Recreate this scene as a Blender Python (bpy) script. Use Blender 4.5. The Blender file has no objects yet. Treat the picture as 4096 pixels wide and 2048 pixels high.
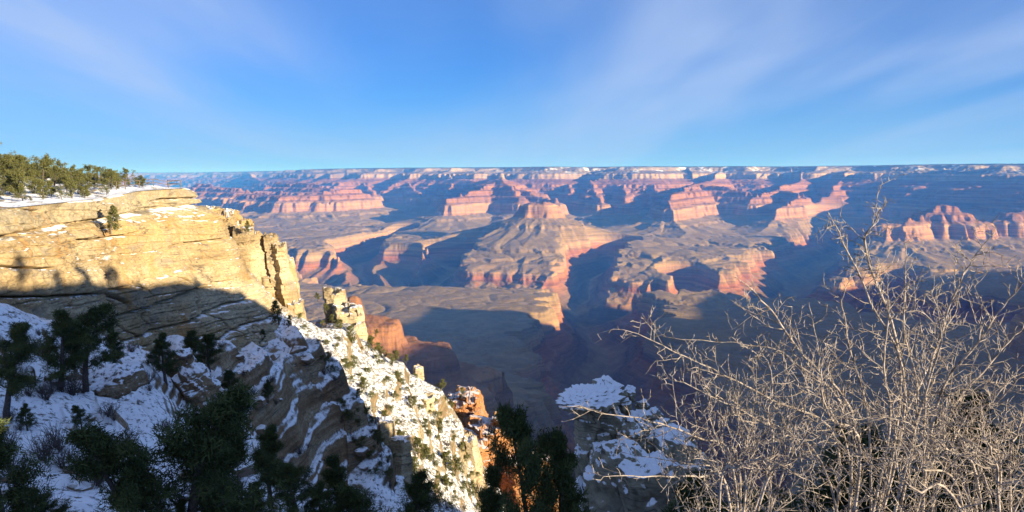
import bpy, math, random
import numpy as np

C = bpy.context.scene.collection
scene = bpy.context.scene
R = math.radians

# ------------------------------------------------------------------ camera
F_PX, HX, HY, HORIZON = 759.0, 512.0, 256.0, 178.0
PITCH = math.atan((HY - HORIZON) / F_PX)
cam_d = bpy.data.cameras.new("camera")
cam_d.sensor_width = 36.0
cam_d.lens = 36.0 * F_PX / 1024.0
cam_d.clip_start = 0.1
cam_d.clip_end = 200000.0
cam = bpy.data.objects.new("camera", cam_d)
cam.location = (0, 0, 0)
cam.rotation_euler = (math.pi / 2 - PITCH, 0, 0)
C.objects.link(cam)
scene.camera = cam

# ------------------------------------------------------------------ light
SUN_AZ, SUN_EL = 122.0, 12.0          # degrees clockwise from the view axis (+Y), above the horizon
SH = np.array([math.sin(R(SUN_AZ)), math.cos(R(SUN_AZ))])
sd = (SH[0] * math.cos(R(SUN_EL)), SH[1] * math.cos(R(SUN_EL)), math.sin(R(SUN_EL)))
sun_d = bpy.data.lights.new("sun", 'SUN')
sun_d.energy = 5.0
sun_d.angle = R(0.5)
sun_d.color = (1.0, 0.86, 0.64)
sun = bpy.data.objects.new("sun", sun_d)
from mathutils import Vector, Matrix
sun.rotation_euler = Vector(sd).to_track_quat('Z', 'Y').to_euler()
C.objects.link(sun)

world = bpy.data.worlds.new("World")
scene.world = world
world.use_nodes = True
SKY_STRENGTH = 0.05


def build_world():
    nt = world.node_tree
    nt.nodes.clear()
    N, L = nt.nodes.new, nt.links.new
    out = N('ShaderNodeOutputWorld')
    bg = N('ShaderNodeBackground')
    bg.inputs['Strength'].default_value = SKY_STRENGTH
    L(bg.outputs[0], out.inputs['Surface'])
    sky = N('ShaderNodeTexSky')
    sky.sky_type = 'NISHITA'
    sky.sun_disc = False
    sky.sun_elevation = R(SUN_EL)
    sky.sun_rotation = R(SUN_AZ)
    sky.altitude = 2200
    sky.air_density = 1.0
    sky.dust_density = 0.0
    sky.ozone_density = 6.0
    hs = N('ShaderNodeHueSaturation')
    hs.inputs['Saturation'].default_value = 1.25
    hs.inputs['Value'].default_value = 1.0
    L(sky.outputs[0], hs.inputs['Color'])
    # thin cirrus: noise on the plane of a high cloud sheet
    tc = N('ShaderNodeTexCoord')
    sep = N('ShaderNodeSeparateXYZ')
    L(tc.outputs['Generated'], sep.inputs[0])

    def m(op, a, b=None, clamp=False):
        n = N('ShaderNodeMath')
        n.operation = op
        n.use_clamp = clamp
        for i, v in enumerate((a, b)):
            if v is None:
                continue
            if isinstance(v, (int, float)):
                n.inputs[i].default_value = v
            else:
                L(v, n.inputs[i])
        return n.outputs[0]
    zz = m('ADD', m('MAXIMUM', sep.outputs['Z'], 0.0), 0.10)
    cx = m('DIVIDE', sep.outputs['X'], zz)
    cy = m('DIVIDE', sep.outputs['Y'], zz)
    comb = N('ShaderNodeCombineXYZ')
    L(cx, comb.inputs[0])
    L(cy, comb.inputs[1])

    def layer(rot, sx, sy, off, lo, hi, detail, rough, dist):
        mp = N('ShaderNodeMapping')
        mp.inputs['Rotation'].default_value = (0, 0, R(rot))
        mp.inputs['Scale'].default_value = (sx, sy, 1)
        mp.inputs['Location'].default_value = off
        L(comb.outputs[0], mp.inputs[0])
        nz = N('ShaderNodeTexNoise')
        nz.inputs['Scale'].default_value = 1.0
        nz.inputs['Detail'].default_value = detail
        nz.inputs['Roughness'].default_value = rough
        nz.inputs['Distortion'].default_value = dist
        L(mp.outputs[0], nz.inputs['Vector'])
        mr = N('ShaderNodeMapRange')
        mr.interpolation_type = 'SMOOTHSTEP'
        mr.inputs['From Min'].default_value = lo
        mr.inputs['From Max'].default_value = hi
        L(nz.outputs[0], mr.inputs['Value'])
        return mr.outputs[0]
    a = layer(CLOUD[0], .50, .15, CLOUD[1], .36, .66, 3, .5, .6)
    b = layer(CLOUD[2], 1.5, .24, (7.7, 2.2, 0), .30, .80, 5, .55, .8)
    mask = m('ADD', m('MULTIPLY', a, 0.52), m('MULTIPLY', m('MULTIPLY', b, m('ADD', a, .25)), 0.36), True)
    low = N('ShaderNodeMapRange')
    low.interpolation_type = 'SMOOTHSTEP'
    low.inputs['From Min'].default_value = 0.16
    low.inputs['From Max'].default_value = 0.0
    L(sep.outputs['Z'], low.inputs['Value'])
    base = N('ShaderNodeMix')
    base.data_type = 'RGBA'
    L(m('MULTIPLY', low.outputs[0], .80), base.inputs['Factor'])
    base.inputs['B'].default_value = (1.65, 3.4, 6.2, 1)
    mask = m('MULTIPLY', m('ADD', m('MULTIPLY', mask, 0.72), 0.21), m('SUBTRACT', 1.0, m('MULTIPLY', low.outputs[0], .35)))
    mix = N('ShaderNodeMix')
    mix.data_type = 'RGBA'
    L(mask, mix.inputs['Factor'])
    tint = N('ShaderNodeMix')
    tint.data_type = 'RGBA'
    tint.blend_type = 'MULTIPLY'
    tint.inputs['Factor'].default_value = 1
    L(hs.outputs[0], tint.inputs['A'])
    tint.inputs['B'].default_value = SKY_TINT
    L(tint.outputs['Result'], base.inputs['A'])
    L(base.outputs['Result'], mix.inputs['A'])
    mix.inputs['B'].default_value = CLOUD_COL
    L(mix.outputs['Result'], bg.inputs['Color'])


CLOUD = (8, (3.3, 1.15, 0), 4)
SKY_TINT = (1.0, .95, 1.2, 1)
CLOUD_COL = (3.2, 4.2, 6.4, 1)
build_world()

scene.view_settings.view_transform = 'Standard'
scene.view_settings.look = 'None'
scene.view_settings.gamma = 1.0
scene.view_settings.exposure = 1.5
scene.cycles.use_denoising = True
scene.cycles.max_bounces = 5
scene.cycles.diffuse_bounces = 3
scene.cycles.volume_bounces = 0
scene.cycles.transparent_max_bounces = 4

# ------------------------------------------------------------------ helpers: rays, noise
CP, SP = math.cos(PITCH), math.sin(PITCH)


def ray(px, py):
    a = (px - HX) / F_PX
    b = (HY - py) / F_PX
    return np.array([a, CP + b * SP, -SP + b * CP])


def at_z(px, py, z):
    """point seen at (px, py) whose height is z"""
    r = ray(px, py)
    t = z / r[2]
    return r * t


def at_y(px, py, y):
    """point seen at (px, py) whose distance along the view axis is y"""
    r = ray(px, py)
    return r * (y / r[1])


_ANG = np.linspace(0, 2 * np.pi, 256, endpoint=False)
_GC, _GS = np.cos(_ANG).astype(np.float32), np.sin(_ANG).astype(np.float32)


def _hash(xi, yi, seed):
    h = xi.astype(np.uint32) * np.uint32(374761393) + yi.astype(np.uint32) * np.uint32(668265263) + np.uint32((seed * 2246822519 + 3266489917) & 0xffffffff)
    h = (h ^ (h >> np.uint32(13))) * np.uint32(1274126177)
    h = (h ^ (h >> np.uint32(15))) * np.uint32(2246822519)
    return h ^ (h >> np.uint32(16))


def pn(x, y, seed=0):
    """gradient noise, about -1..1"""
    x = np.asarray(x, np.float64)
    y = np.asarray(y, np.float64)
    x, y = np.broadcast_arrays(x, y)
    xf, yf = np.floor(x), np.floor(y)
    xi, yi = xf.astype(np.int64), yf.astype(np.int64)
    fx, fy = (x - xf).astype(np.float32), (y - yf).astype(np.float32)
    u = fx * fx * fx * (fx * (fx * 6 - 15) + 10)
    v = fy * fy * fy * (fy * (fy * 6 - 15) + 10)

    def g(dx, dy):
        k = (_hash(xi + dx, yi + dy, seed) & np.uint32(255)).astype(np.int32)
        return _GC[k] * (fx - dx) + _GS[k] * (fy - dy)
    a = g(0, 0)
    a = a + u * (g(1, 0) - a)
    b = g(0, 1)
    b = b + u * (g(1, 1) - b)
    return (a + v * (b - a)) * 1.5


def fbm(x, y, seed=0, octaves=4, gain=0.5, ridged=False):
    s, amp = 0, 1.0
    for o in range(octaves):
        n = pn(x * 2 ** o, y * 2 ** o, seed + 17 * o)
        if ridged:
            n = 1 - 2 * np.abs(n)
        s = s + n * amp
        amp *= gain
    return s


def rnd(i, seed=0):
    """hashed 0..1 per integer"""
    i = np.asarray(i).astype(np.int64)
    return (_hash(i, i * 0 + 11, seed) >> np.uint32(8)).astype(np.float64) / float(1 << 24)


def sstep(a, b, x):
    t = np.clip((x - a) / (b - a), 0, 1)
    return t * t * (3 - 2 * t)


# ------------------------------------------------------------------ helpers: objects
def tag(o, label=None, cat=None, group=None, kind=None):
    if label:
        o["label"] = label
    if cat:
        o["category"] = cat
    if group:
        o["group"] = group
    if kind:
        o["kind"] = kind
    return o


def link_mesh(name, verts, faces, mats, parent=None, smooth=True, mat_idx=None, attrs=None):
    """verts (n,3); faces (m,3) or (m,4) int array"""
    verts = np.asarray(verts, np.float32)
    faces = np.asarray(faces, np.int32)
    me = bpy.data.meshes.new(name)
    n, k = faces.shape
    me.vertices.add(len(verts))
    me.vertices.foreach_set('co', verts.ravel())
    me.loops.add(n * k)
    me.loops.foreach_set('vertex_index', faces.ravel())
    me.polygons.add(n)
    me.polygons.foreach_set('loop_start', np.arange(0, n * k, k, dtype=np.int32))
    try:
        me.polygons.foreach_set('loop_total', np.full(n, k, dtype=np.int32))
    except Exception:
        pass
    me.polygons.foreach_set('use_smooth', np.full(n, smooth, dtype=bool))
    for m_ in (mats if isinstance(mats, (list, tuple)) else [mats]):
        me.materials.append(m_)
    if mat_idx is not None:
        me.polygons.foreach_set('material_index', np.asarray(mat_idx, np.int32))
    if attrs:
        for an, av in attrs.items():
            at = me.attributes.new(an, 'FLOAT', 'POINT')
            at.data.foreach_set('value', np.asarray(av, np.float32).ravel())
    me.update(calc_edges=True)
    o = bpy.data.objects.new(name, me)
    C.objects.link(o)
    if parent is not None:
        o.parent = parent
    return o


def grid_faces(nr, nc, wrap=False):
    i = np.arange(nr - 1)[:, None]
    j = np.arange(nc if wrap else nc - 1)[None, :]
    j1 = (j + 1) % nc
    a = i * nc + j
    b = i * nc + j1
    c = (i + 1) * nc + j1
    d = (i + 1) * nc + j
    return np.stack([a + 0 * j, b + 0 * i, c + 0 * i, d + 0 * j], -1).reshape(-1, 4)


class NB:
    """small node-tree builder"""

    def __init__(self, name):
        self.mat = bpy.data.materials.new(name)
        self.mat.use_nodes = True
        self.nt = self.mat.node_tree
        self.nt.nodes.clear()
        self.out = self.nt.nodes.new('ShaderNodeOutputMaterial')
        self.p = self.nt.nodes.new('ShaderNodeBsdfPrincipled')
        self.nt.links.new(self.p.outputs[0], self.out.inputs['Surface'])
        self.p.inputs['Roughness'].default_value = 0.9
        self.p.inputs['Specular IOR Level'].default_value = 0.1

    def n(self, t, **kw):
        nd = self.nt.nodes.new(t)
        for k_, v in kw.items():
            setattr(nd, k_, v)
        return nd

    def put(self, sock, v):
        if v is None:
            return
        if isinstance(v, bpy.types.NodeSocket):
            self.nt.links.new(v, sock)
        else:
            sock.default_value = v

    def math(self, op, a, b=None, c=None, clamp=False):
        nd = self.n('ShaderNodeMath', operation=op, use_clamp=clamp)
        for i, v in enumerate((a, b, c)):
            self.put(nd.inputs[i], v)
        return nd.outputs[0]

    def pos(self):
        return self.n('ShaderNodeNewGeometry').outputs['Position']

    def normal_z(self):
        s = self.n('ShaderNodeSeparateXYZ')
        self.put(s.inputs[0], self.n('ShaderNodeNewGeometry').outputs['Normal'])
        return s.outputs['Z']

    def noise(self, scale, detail=4, rough=0.55, vec=None, stretch=None, dist=0.0):
        nd = self.n('ShaderNodeTexNoise')
        nd.inputs['Scale'].default_value = scale
        nd.inputs['Detail'].default_value = detail
        nd.inputs['Roughness'].default_value = rough
        nd.inputs['Distortion'].default_value = dist
        v = vec or self.pos()
        if stretch:
            mp = self.n('ShaderNodeMapping')
            mp.inputs['Scale'].default_value = stretch
            self.put(mp.inputs[0], v)
            v = mp.outputs[0]
        self.put(nd.inputs['Vector'], v)
        return nd.outputs[0]

    def ramp(self, fac, stops, interp='LINEAR'):
        nd = self.n('ShaderNodeValToRGB')
        cr = nd.color_ramp
        cr.interpolation = interp
        while len(cr.elements) < len(stops):
            cr.elements.new(0.5)
        for e, (p_, c_) in zip(cr.elements, stops):
            e.position = p_
            e.color = (*c_, 1) if len(c_) == 3 else c_
        self.put(nd.inputs[0], fac)
        return nd.outputs[0]

    def rng(self, v, a, b, c=0.0, d=1.0, smooth=True):
        nd = self.n('ShaderNodeMapRange')
        if smooth:
            nd.interpolation_type = 'SMOOTHSTEP'
        self.put(nd.inputs['Value'], v)
        for k_, x in zip(('From Min', 'From Max', 'To Min', 'To Max'), (a, b, c, d)):
            nd.inputs[k_].default_value = x
        return nd.outputs[0]

    def mix(self, f, a, b, mode='MIX'):
        nd = self.n('ShaderNodeMix', data_type='RGBA', blend_type=mode)
        self.put(nd.inputs['Factor'], f)
        for s_, v in (('A', a), ('B', b)):
            if isinstance(v, tuple) and len(v) == 3:
                v = (*v, 1)
            self.put(nd.inputs[s_], v)
        return nd.outputs['Result']

    def attr(self, name):
        nd = self.n('ShaderNodeAttribute', attribute_name=name)
        return nd.outputs['Fac']

    def bump(self, h, dist, strength=1.0):
        nd = self.n('ShaderNodeBump')
        nd.inputs['Strength'].default_value = strength
        nd.inputs['Distance'].default_value = dist
        self.put(nd.inputs['Height'], h)
        self.put(self.p.inputs['Normal'], nd.outputs[0])

    def color(self, c):
        if isinstance(c, tuple) and len(c) == 3:
            c = (*c, 1)
        self.put(self.p.inputs['Base Color'], c)
        return self.mat


# ------------------------------------------------------------------ materials of the land
def canyon_material():
    b = NB('canyon_rock')
    h = b.attr('strata')
    wob = b.noise(0.0016, 3, 0.5)
    hh = b.math('ADD', h, b.math('MULTIPLY', b.math('SUBTRACT', wob, 0.5), 36.0))
    f = b.math('DIVIDE', b.math('ADD', hh, 1500.0), 1600.0)

    def s(hv):
        return (hv + 1500.0) / 1600.0
    stops = [(s(-1500), (0.079, 0.053, 0.036)), (s(-1250), (0.114, 0.071, 0.043)), (s(-1190), (0.194, 0.094, 0.046)), (s(-1110), (0.246, 0.094, 0.040)),
             (s(-1075), (0.194, 0.112, 0.059)), (s(-1062), (0.290, 0.165, 0.086)), (s(-1010), (0.290, 0.169, 0.089)), (s(-1000), (0.220, 0.146, 0.073)), (s(-900), (0.211, 0.143, 0.069)),
             (s(-830), (0.220, 0.143, 0.079)), (s(-800), (0.290, 0.158, 0.079)), (s(-720), (0.290, 0.150, 0.073)), (s(-650), (0.308, 0.180, 0.092)), (s(-630), (0.220, 0.112, 0.059)),
             (s(-480), (0.238, 0.109, 0.050)), (s(-350), (0.238, 0.112, 0.051)), (s(-330), (0.220, 0.094, 0.046)), (s(-262), (0.246, 0.131, 0.073)), (s(-250), (0.317, 0.210, 0.109)),
             (s(-156), (0.326, 0.217, 0.119)), (s(-148), (0.211, 0.150, 0.092)), (s(-94), (0.220, 0.158, 0.102)), (s(-86), (0.290, 0.214, 0.132)), (s(-4), (0.273, 0.206, 0.132)), (s(10), (0.062, 0.053, 0.030))]
    base = b.ramp(f, stops)
    # thin beds
    z1 = b.noise(1.0, 3, 0.6, stretch=(0.0006, 0.0006, 0.045))
    z2 = b.noise(1.0, 2, 0.6, stretch=(0.004, 0.004, 0.16))
    bed = b.math('ADD', b.math('MULTIPLY', z1, 0.65), b.math('MULTIPLY', z2, 0.35))
    base = b.mix(1.0, base, b.ramp(bed, [(.32, (.52, .48, .46)), (.5, (1, 1, 1)), (.66, (1.42, 1.38, 1.3))]), 'MULTIPLY')
    # talus and scrub on the gentle ground
    nz = b.normal_z()
    flat = b.rng(nz, .80, .96)
    tal = b.mix(b.rng(b.noise(0.007, 6, .68), .36, .64), (.175, .122, .064), (.255, .180, .095))
    deep = b.rng(h, -560, -840)
    base = b.mix(b.math('MULTIPLY', b.math('MULTIPLY', flat, deep), .85), base, tal)
    # the forest and snow of the far rim
    rim = b.rng(h, -20, 6)
    sn = b.rng(b.noise(0.0022, 5, .65), .58, .70)
    top = b.mix(sn, (.045, .055, .045), (.80, .80, .82))
    base = b.mix(b.math('MULTIPLY', rim, b.rng(nz, .7, .9)), base, top)
    ts = b.math('MULTIPLY', b.math('MULTIPLY', b.rng(h, -190, -60), b.rng(nz, .50, .80)), b.rng(b.noise(0.004, 5, .7), .54, .66))
    base = b.mix(b.math('MULTIPLY', ts, b.attr('snowy')), base, (.80, .80, .82))
    # scattered scrub
    sc = b.math('MAXIMUM', b.rng(b.noise(0.045, 3, .7), .60, .68), b.rng(b.noise(0.16, 2, .6), .64, .70))
    base = b.mix(b.math('MULTIPLY', sc, .5), base, (.07, .07, .038))
    b.bump(b.noise(0.02, 6, .65), 14.0, 0.8)
    return b.color(base)


# ------------------------------------------------------------------ the canyon: one sheet out to the far plateau
_TF = np.array([-2600, -2050, -1760, -1480, -1440, -1330, -1262, -1250, -1112, -1098, -900, -764, -750, -620, -586, -530, -514, -455, -440, -385, -370, -310, -180, -158, -58, -26, 0, 60, 3000.])
_TH = np.array([-1440, -1420, -1290, -1130, -1062, -1012, -1006, -984, -972, -950, -915, -868, -842, -795, -650, -610, -545, -525, -455, -435, -375, -335, -255, -155, -92, -8, 4, 22, 60.])


def offset(x, y):
    """the beds climb to the north"""
    return 240 * sstep(3000, 15000, y) + 50 * sstep(15000, 30000, y) + 75 * np.exp(-((x - 250) ** 2 + (y - 9000) ** 2) / 1700 ** 2) + 130 * np.clip(1 - np.hypot(x - 300, y - 9420) / 1500, 0, .84)


RIDGES = []      # (points[(x, y, f)], side slope, end slope)


def ridge(pts, slope=0.55):
    out = []
    for p in pts:
        if p[0] == 'z':          # ('z', px, py, z above eye, f)
            q = at_z(p[1], p[2], p[3])
            out.append((q[0], q[1], p[4]))
        elif p[0] == 'd':        # ('d', px, y, f)
            out.append(((p[1] - HX) / F_PX * p[2] * (1.0 / 1.0), p[2], p[3]))
        else:
            out.append(p)
    RIDGES.append((out, slope))


# north rim wall (f = 0 at the brink): the far plateau, running from far left to near right
NRIM = [(-40000, 48000), (-19000, 43000), (-14500, 38000), (-9000, 31000), (-6300, 24000), (-3600, 20500), (-2200, 19600), (-600, 18600), (800, 17200),
        (1800, 17900), (2700, 16600), (3900, 17000), (5000, 16200), (6100, 16900), (7000, 15500), (7600, 14000), (8200, 12400), (8600, 10300), (9200, 8800), (11000, 7500), (16000, 6000), (40000, 5000)]
# rim on our side: behind us, and the long point out to the right that throws the big shadow
SRIM = [(-40000, -9000), (-16000, -2500), (-7000, 300), (-3600, 900), (-2100, -100), (-500, 60), (-70, 60), (60, -60), (1400, -500), (1680, 450), (1830, 1080), (2350, 1050), (2850, 1900), (3130, 3060), (3480, 2420), (3900, 1500), (4700, 1700), (5000, 3000), (5350, 4100), (6000, 3500), (7800, 4800), (12000, 5500), (40000, 3000)]

# temples, buttes and spurs: crest in plan and crest level f
# pyramid temple, back centre
ridge([('d', 425, 19500, -40), ('d', 450, 17600, -200), ('d', 478, 15600, -330), ('d', 501, 14300, -150), ('d', 506, 13500, -330), ('d', 520, 12700, -500)], .62)
ridge([('d', 501, 14100, -260), ('d', 470, 13000, -470), ('d', 448, 12200, -520)], .6)
ridge([('d', 503, 14000, -300), ('d', 535, 12900, -500), ('d', 556, 12500, -540)], .6)
# central butte: flat cap, cone, fluted cliff band and red feet
ridge([('d', 521, 9500, -590), ('d', 530, 9400, -582), ('d', 543, 9350, -576), ('d', 552, 9500, -584)], .55)
ridge([('d', 521, 9500, -620), ('d', 492, 9050, -900), ('d', 466, 8600, -1240), ('d', 450, 8350, -1340)], .45)
ridge([('d', 550, 9500, -620), ('d', 576, 9100, -900), ('d', 598, 8700, -1200)], .45)
ridge([('d', 532, 9250, -630), ('d', 529, 8800, -880), ('d', 525, 8350, -1250), ('d', 522, 8150, -1340), ('d', 515, 7700, -1500), ('d', 508, 7000, -1650)], .5)
ridge([('d', 490, 8400, -1290), ('d', 470, 7900, -1470), ('d', 458, 7100, -1600)], .45)
ridge([('d', 545, 8500, -1240), ('d', 552, 8200, -1345), ('d', 560, 7600, -1500), ('d', 572, 6900, -1690)], .5)
ridge([('d', 502, 8250, -1330), ('d', 490, 7600, -1500), ('d', 482, 6900, -1650)], .5)
ridge([('d', 536, 8200, -1340), ('d', 540, 7500, -1530), ('d', 545, 6900, -1690)], .5)
# ridge right of centre with a bench out to the front
ridge([('d', 720, 16800, -40), ('d', 712, 14800, -300), ('d', 696, 13600, -330), ('d', 676, 12200, -420), ('d', 668, 11300, -500), ('d', 685, 10300, -860), ('d', 668, 9200, -1100), ('d', 640, 8200, -1280), ('d', 630, 7600, -1380)], .6)
ridge([('d', 688, 10200, -960), ('d', 725, 9300, -1130), ('d', 745, 8200, -1270), ('d', 735, 7600, -1400)], .55)
ridge([('d', 745, 8900, -1150), ('d', 775, 8500, -1310), ('d', 790, 8000, -1500)], .6)
ridge([('d', 670, 11400, -600), ('d', 650, 10700, -900), ('d', 632, 10300, -1130)], .6)
ridge([('d', 606, 10900, -920), ('d', 596, 10500, -1160)], .6)
ridge([('d', 696, 13600, -340), ('d', 735, 13000, -400), ('d', 755, 12600, -500)], .62)
# ridge further right
ridge([('d', 800, 15800, -60), ('d', 800, 14300, -330), ('d', 775, 13000, -400), ('d', 748, 12300, -520)], .6)
ridge([('d', 780, 13000, -400), ('d', 798, 12200, -500), ('d', 775, 11300, -600), ('d', 764, 10600, -900)], .62)
ridge([('d', 800, 12600, -480), ('d', 815, 11900, -580), ('d', 800, 11300, -860)], .62)
# butte behind the bare bush
ridge([('d', 884, 8700, -570), ('d', 905, 8600, -562), ('d', 925, 8900, -560), ('d', 945, 9100, -430), ('d', 968, 9300, -560)], .5)
ridge([('d', 890, 8500, -620), ('d', 872, 7700, -1080), ('d', 850, 6900, -1320), ('d', 838, 6500, -1400)], .5)
ridge([('d', 925, 8700, -640), ('d', 930, 7700, -1100), ('d', 940, 6900, -1340)], .5)
ridge([('d', 968, 9200, -620), ('d', 1000, 8200, -1040), ('d', 1040, 7400, -1340)], .5)
ridge([('d', 1020, 9000, -480), ('d', 1100, 9300, -440)], .6)
# spurs off the far wall
for px_, y0, y1, f1, dx in ((560, 17600, 14300, -480, 12), (600, 17500, 13200, -520, -14), (648, 17200, 14000, -470, 10), (850, 15000, 12200, -500, -25), 
                            (400, 20200, 15500, -520, 18), (350, 22500, 16500, -520, 26), (300, 26000, 18500, -480, 25), (455, 18800, 15200, -460, -6), (250, 30000, 20500, -480, 20), (625, 17300, 12400, -540, 0), (585, 17400, 12300, -540, 14)):
    ridge([('d', px_, y0, -40), ('d', px_ + dx * .5, (y0 * .5 + y1 * .5), f1 * .62 - 60), ('d', px_ + dx, y1, f1)], .62)
# knolls on the benches
for px_, yy, f_ in ((600, 8900, -880), (640, 8900, -900), (655, 9500, -860), (720, 8600, -930), (690, 8300, -960), (745, 9700, -900), (620, 9900, -900), (470, 9300, -930), (410, 9300, -960), (380, 10400, -940), (845, 7400, -1000), (330, 9900, -960), (300, 8900, -980), (430, 10600, -900)):
    ridge([('d', px_, yy, f_), ('d', px_ + 14, yy - 500, f_ - 150)], .42)
# low red mesas on the left
ridge([('d', 285, 17500, -300), ('d', 312, 16000, -360), ('d', 340, 15200, -500)], .5)
ridge([('d', 250, 14200, -480), ('d', 290, 13300, -470), ('d', 330, 13600, -480), ('d', 355, 14400, -430)], .5)
ridge([('d', 200, 17000, -380), ('d', 240, 15600, -460)], .5)
ridge([('d', 330, 12600, -900), ('d', 300, 11600, -1000)], .4)
ridge([('d', 405, 11500, -960), ('d', 400, 10600, -1060)], .4)
# near spur of our own rim, red brown
ridge([(-1500, 900, -360), ('z', 318, 322, -420, -440), ('z', 356, 309, -410, -385), ('z', 388, 321, -450, -450), ('z', 424, 340, -570, -560), ('z', 446, 360, -650, -600)], .62)
ridge([(150, 150, -100), (180, 450, -330), (200, 800, -560), (260, 1200, -760)], .75)
ridge([(1500, -200, -80), (1300, 700, -420), (1100, 1500, -590)], .65)
ridge([(-2600, 900, -100), (-2300, 2300, -440), (-1900, 3300, -590)], .6)

GORGES = []      # (points[(x, y)], floor f, side slope)


def gorge(pts, floor, slope=1.1):
    GORGES.append(([((p[0] - HX) / F_PX * p[1], p[1]) for p in pts], floor, slope))


gorge([(1150, 5000), (900, 5900), (820, 6300), (770, 6500), (690, 6500), (625, 6550), (590, 6700), (560, 6800), (500, 6800), (455, 6800), (400, 6900), (368, 7000), (335, 7800), (250, 8600), (100, 9500), (-100, 10500)], -2000, .85)
gorge([(595, 6600), (607, 5200), (618, 4000), (640, 3000), (660, 2200)], -1900, .85)
gorge([(770, 6500), (795, 8000), (825, 9800), (840, 12000)], -1900, .7)
gorge([(592, 6600), (590, 7500), (588, 8500), (604, 9300)], -1850, .9)
gorge([(455, 6500), (445, 7300), (432, 8300), (455, 9200)], -1850, .9)
gorge([(420, 6600), (418, 7300), (408, 8000)], -1800, 1.0)
gorge([(395, 6700), (396, 7600), (385, 8800)], -1850, .9)
gorge([(368, 7000), (352, 8300), (366, 9800), (400, 11500)], -1800, .9)
gorge([(700, 6500), (700, 7200), (690, 7700)], -1750, 1.1)
gorge([(860, 6100), (872, 6800), (890, 7400)], -1750, 1.1)


def seg_field(x, y, pts, seed=0):
    """distance to a polyline, level along it and a coordinate along it"""
    best_d = np.full(x.shape, 1e9)
    best_s = np.zeros(x.shape)
    cum = 0.0
    for (a, b_) in zip(pts[:-1], pts[1:]):
        ax, ay = a[0], a[1]
        dx, dy = b_[0] - ax, b_[1] - ay
        Ln = math.hypot(dx, dy)
        t = ((x - ax) * dx + (y - ay) * dy) / (Ln * Ln)
        tc = np.clip(t, 0, 1)
        qx, qy = x - (ax + tc * dx), y - (ay + tc * dy)
        d = np.hypot(qx, qy)
        m = d < best_d
        best_d = np.where(m, d, best_d)
        best_s = np.where(m, cum + tc * Ln, best_s)
        cum += Ln
    return best_d, best_s


def inside_north(x, y, line):
    """signed side of an x-monotone-ish polyline: even-odd crossing count toward +y"""
    c = np.zeros(x.shape, bool)
    for (a, b_) in zip(line[:-1], line[1:]):
        x0, y0, x1, y1 = a[0], a[1], b_[0], b_[1]
        if x0 == x1:
            continue
        m = ((x >= min(x0, x1)) & (x < max(x0, x1)))
        yy = y0 + (x - x0) / (x1 - x0) * (y1 - y0)
        c ^= m & (y > yy)
    return c


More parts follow.
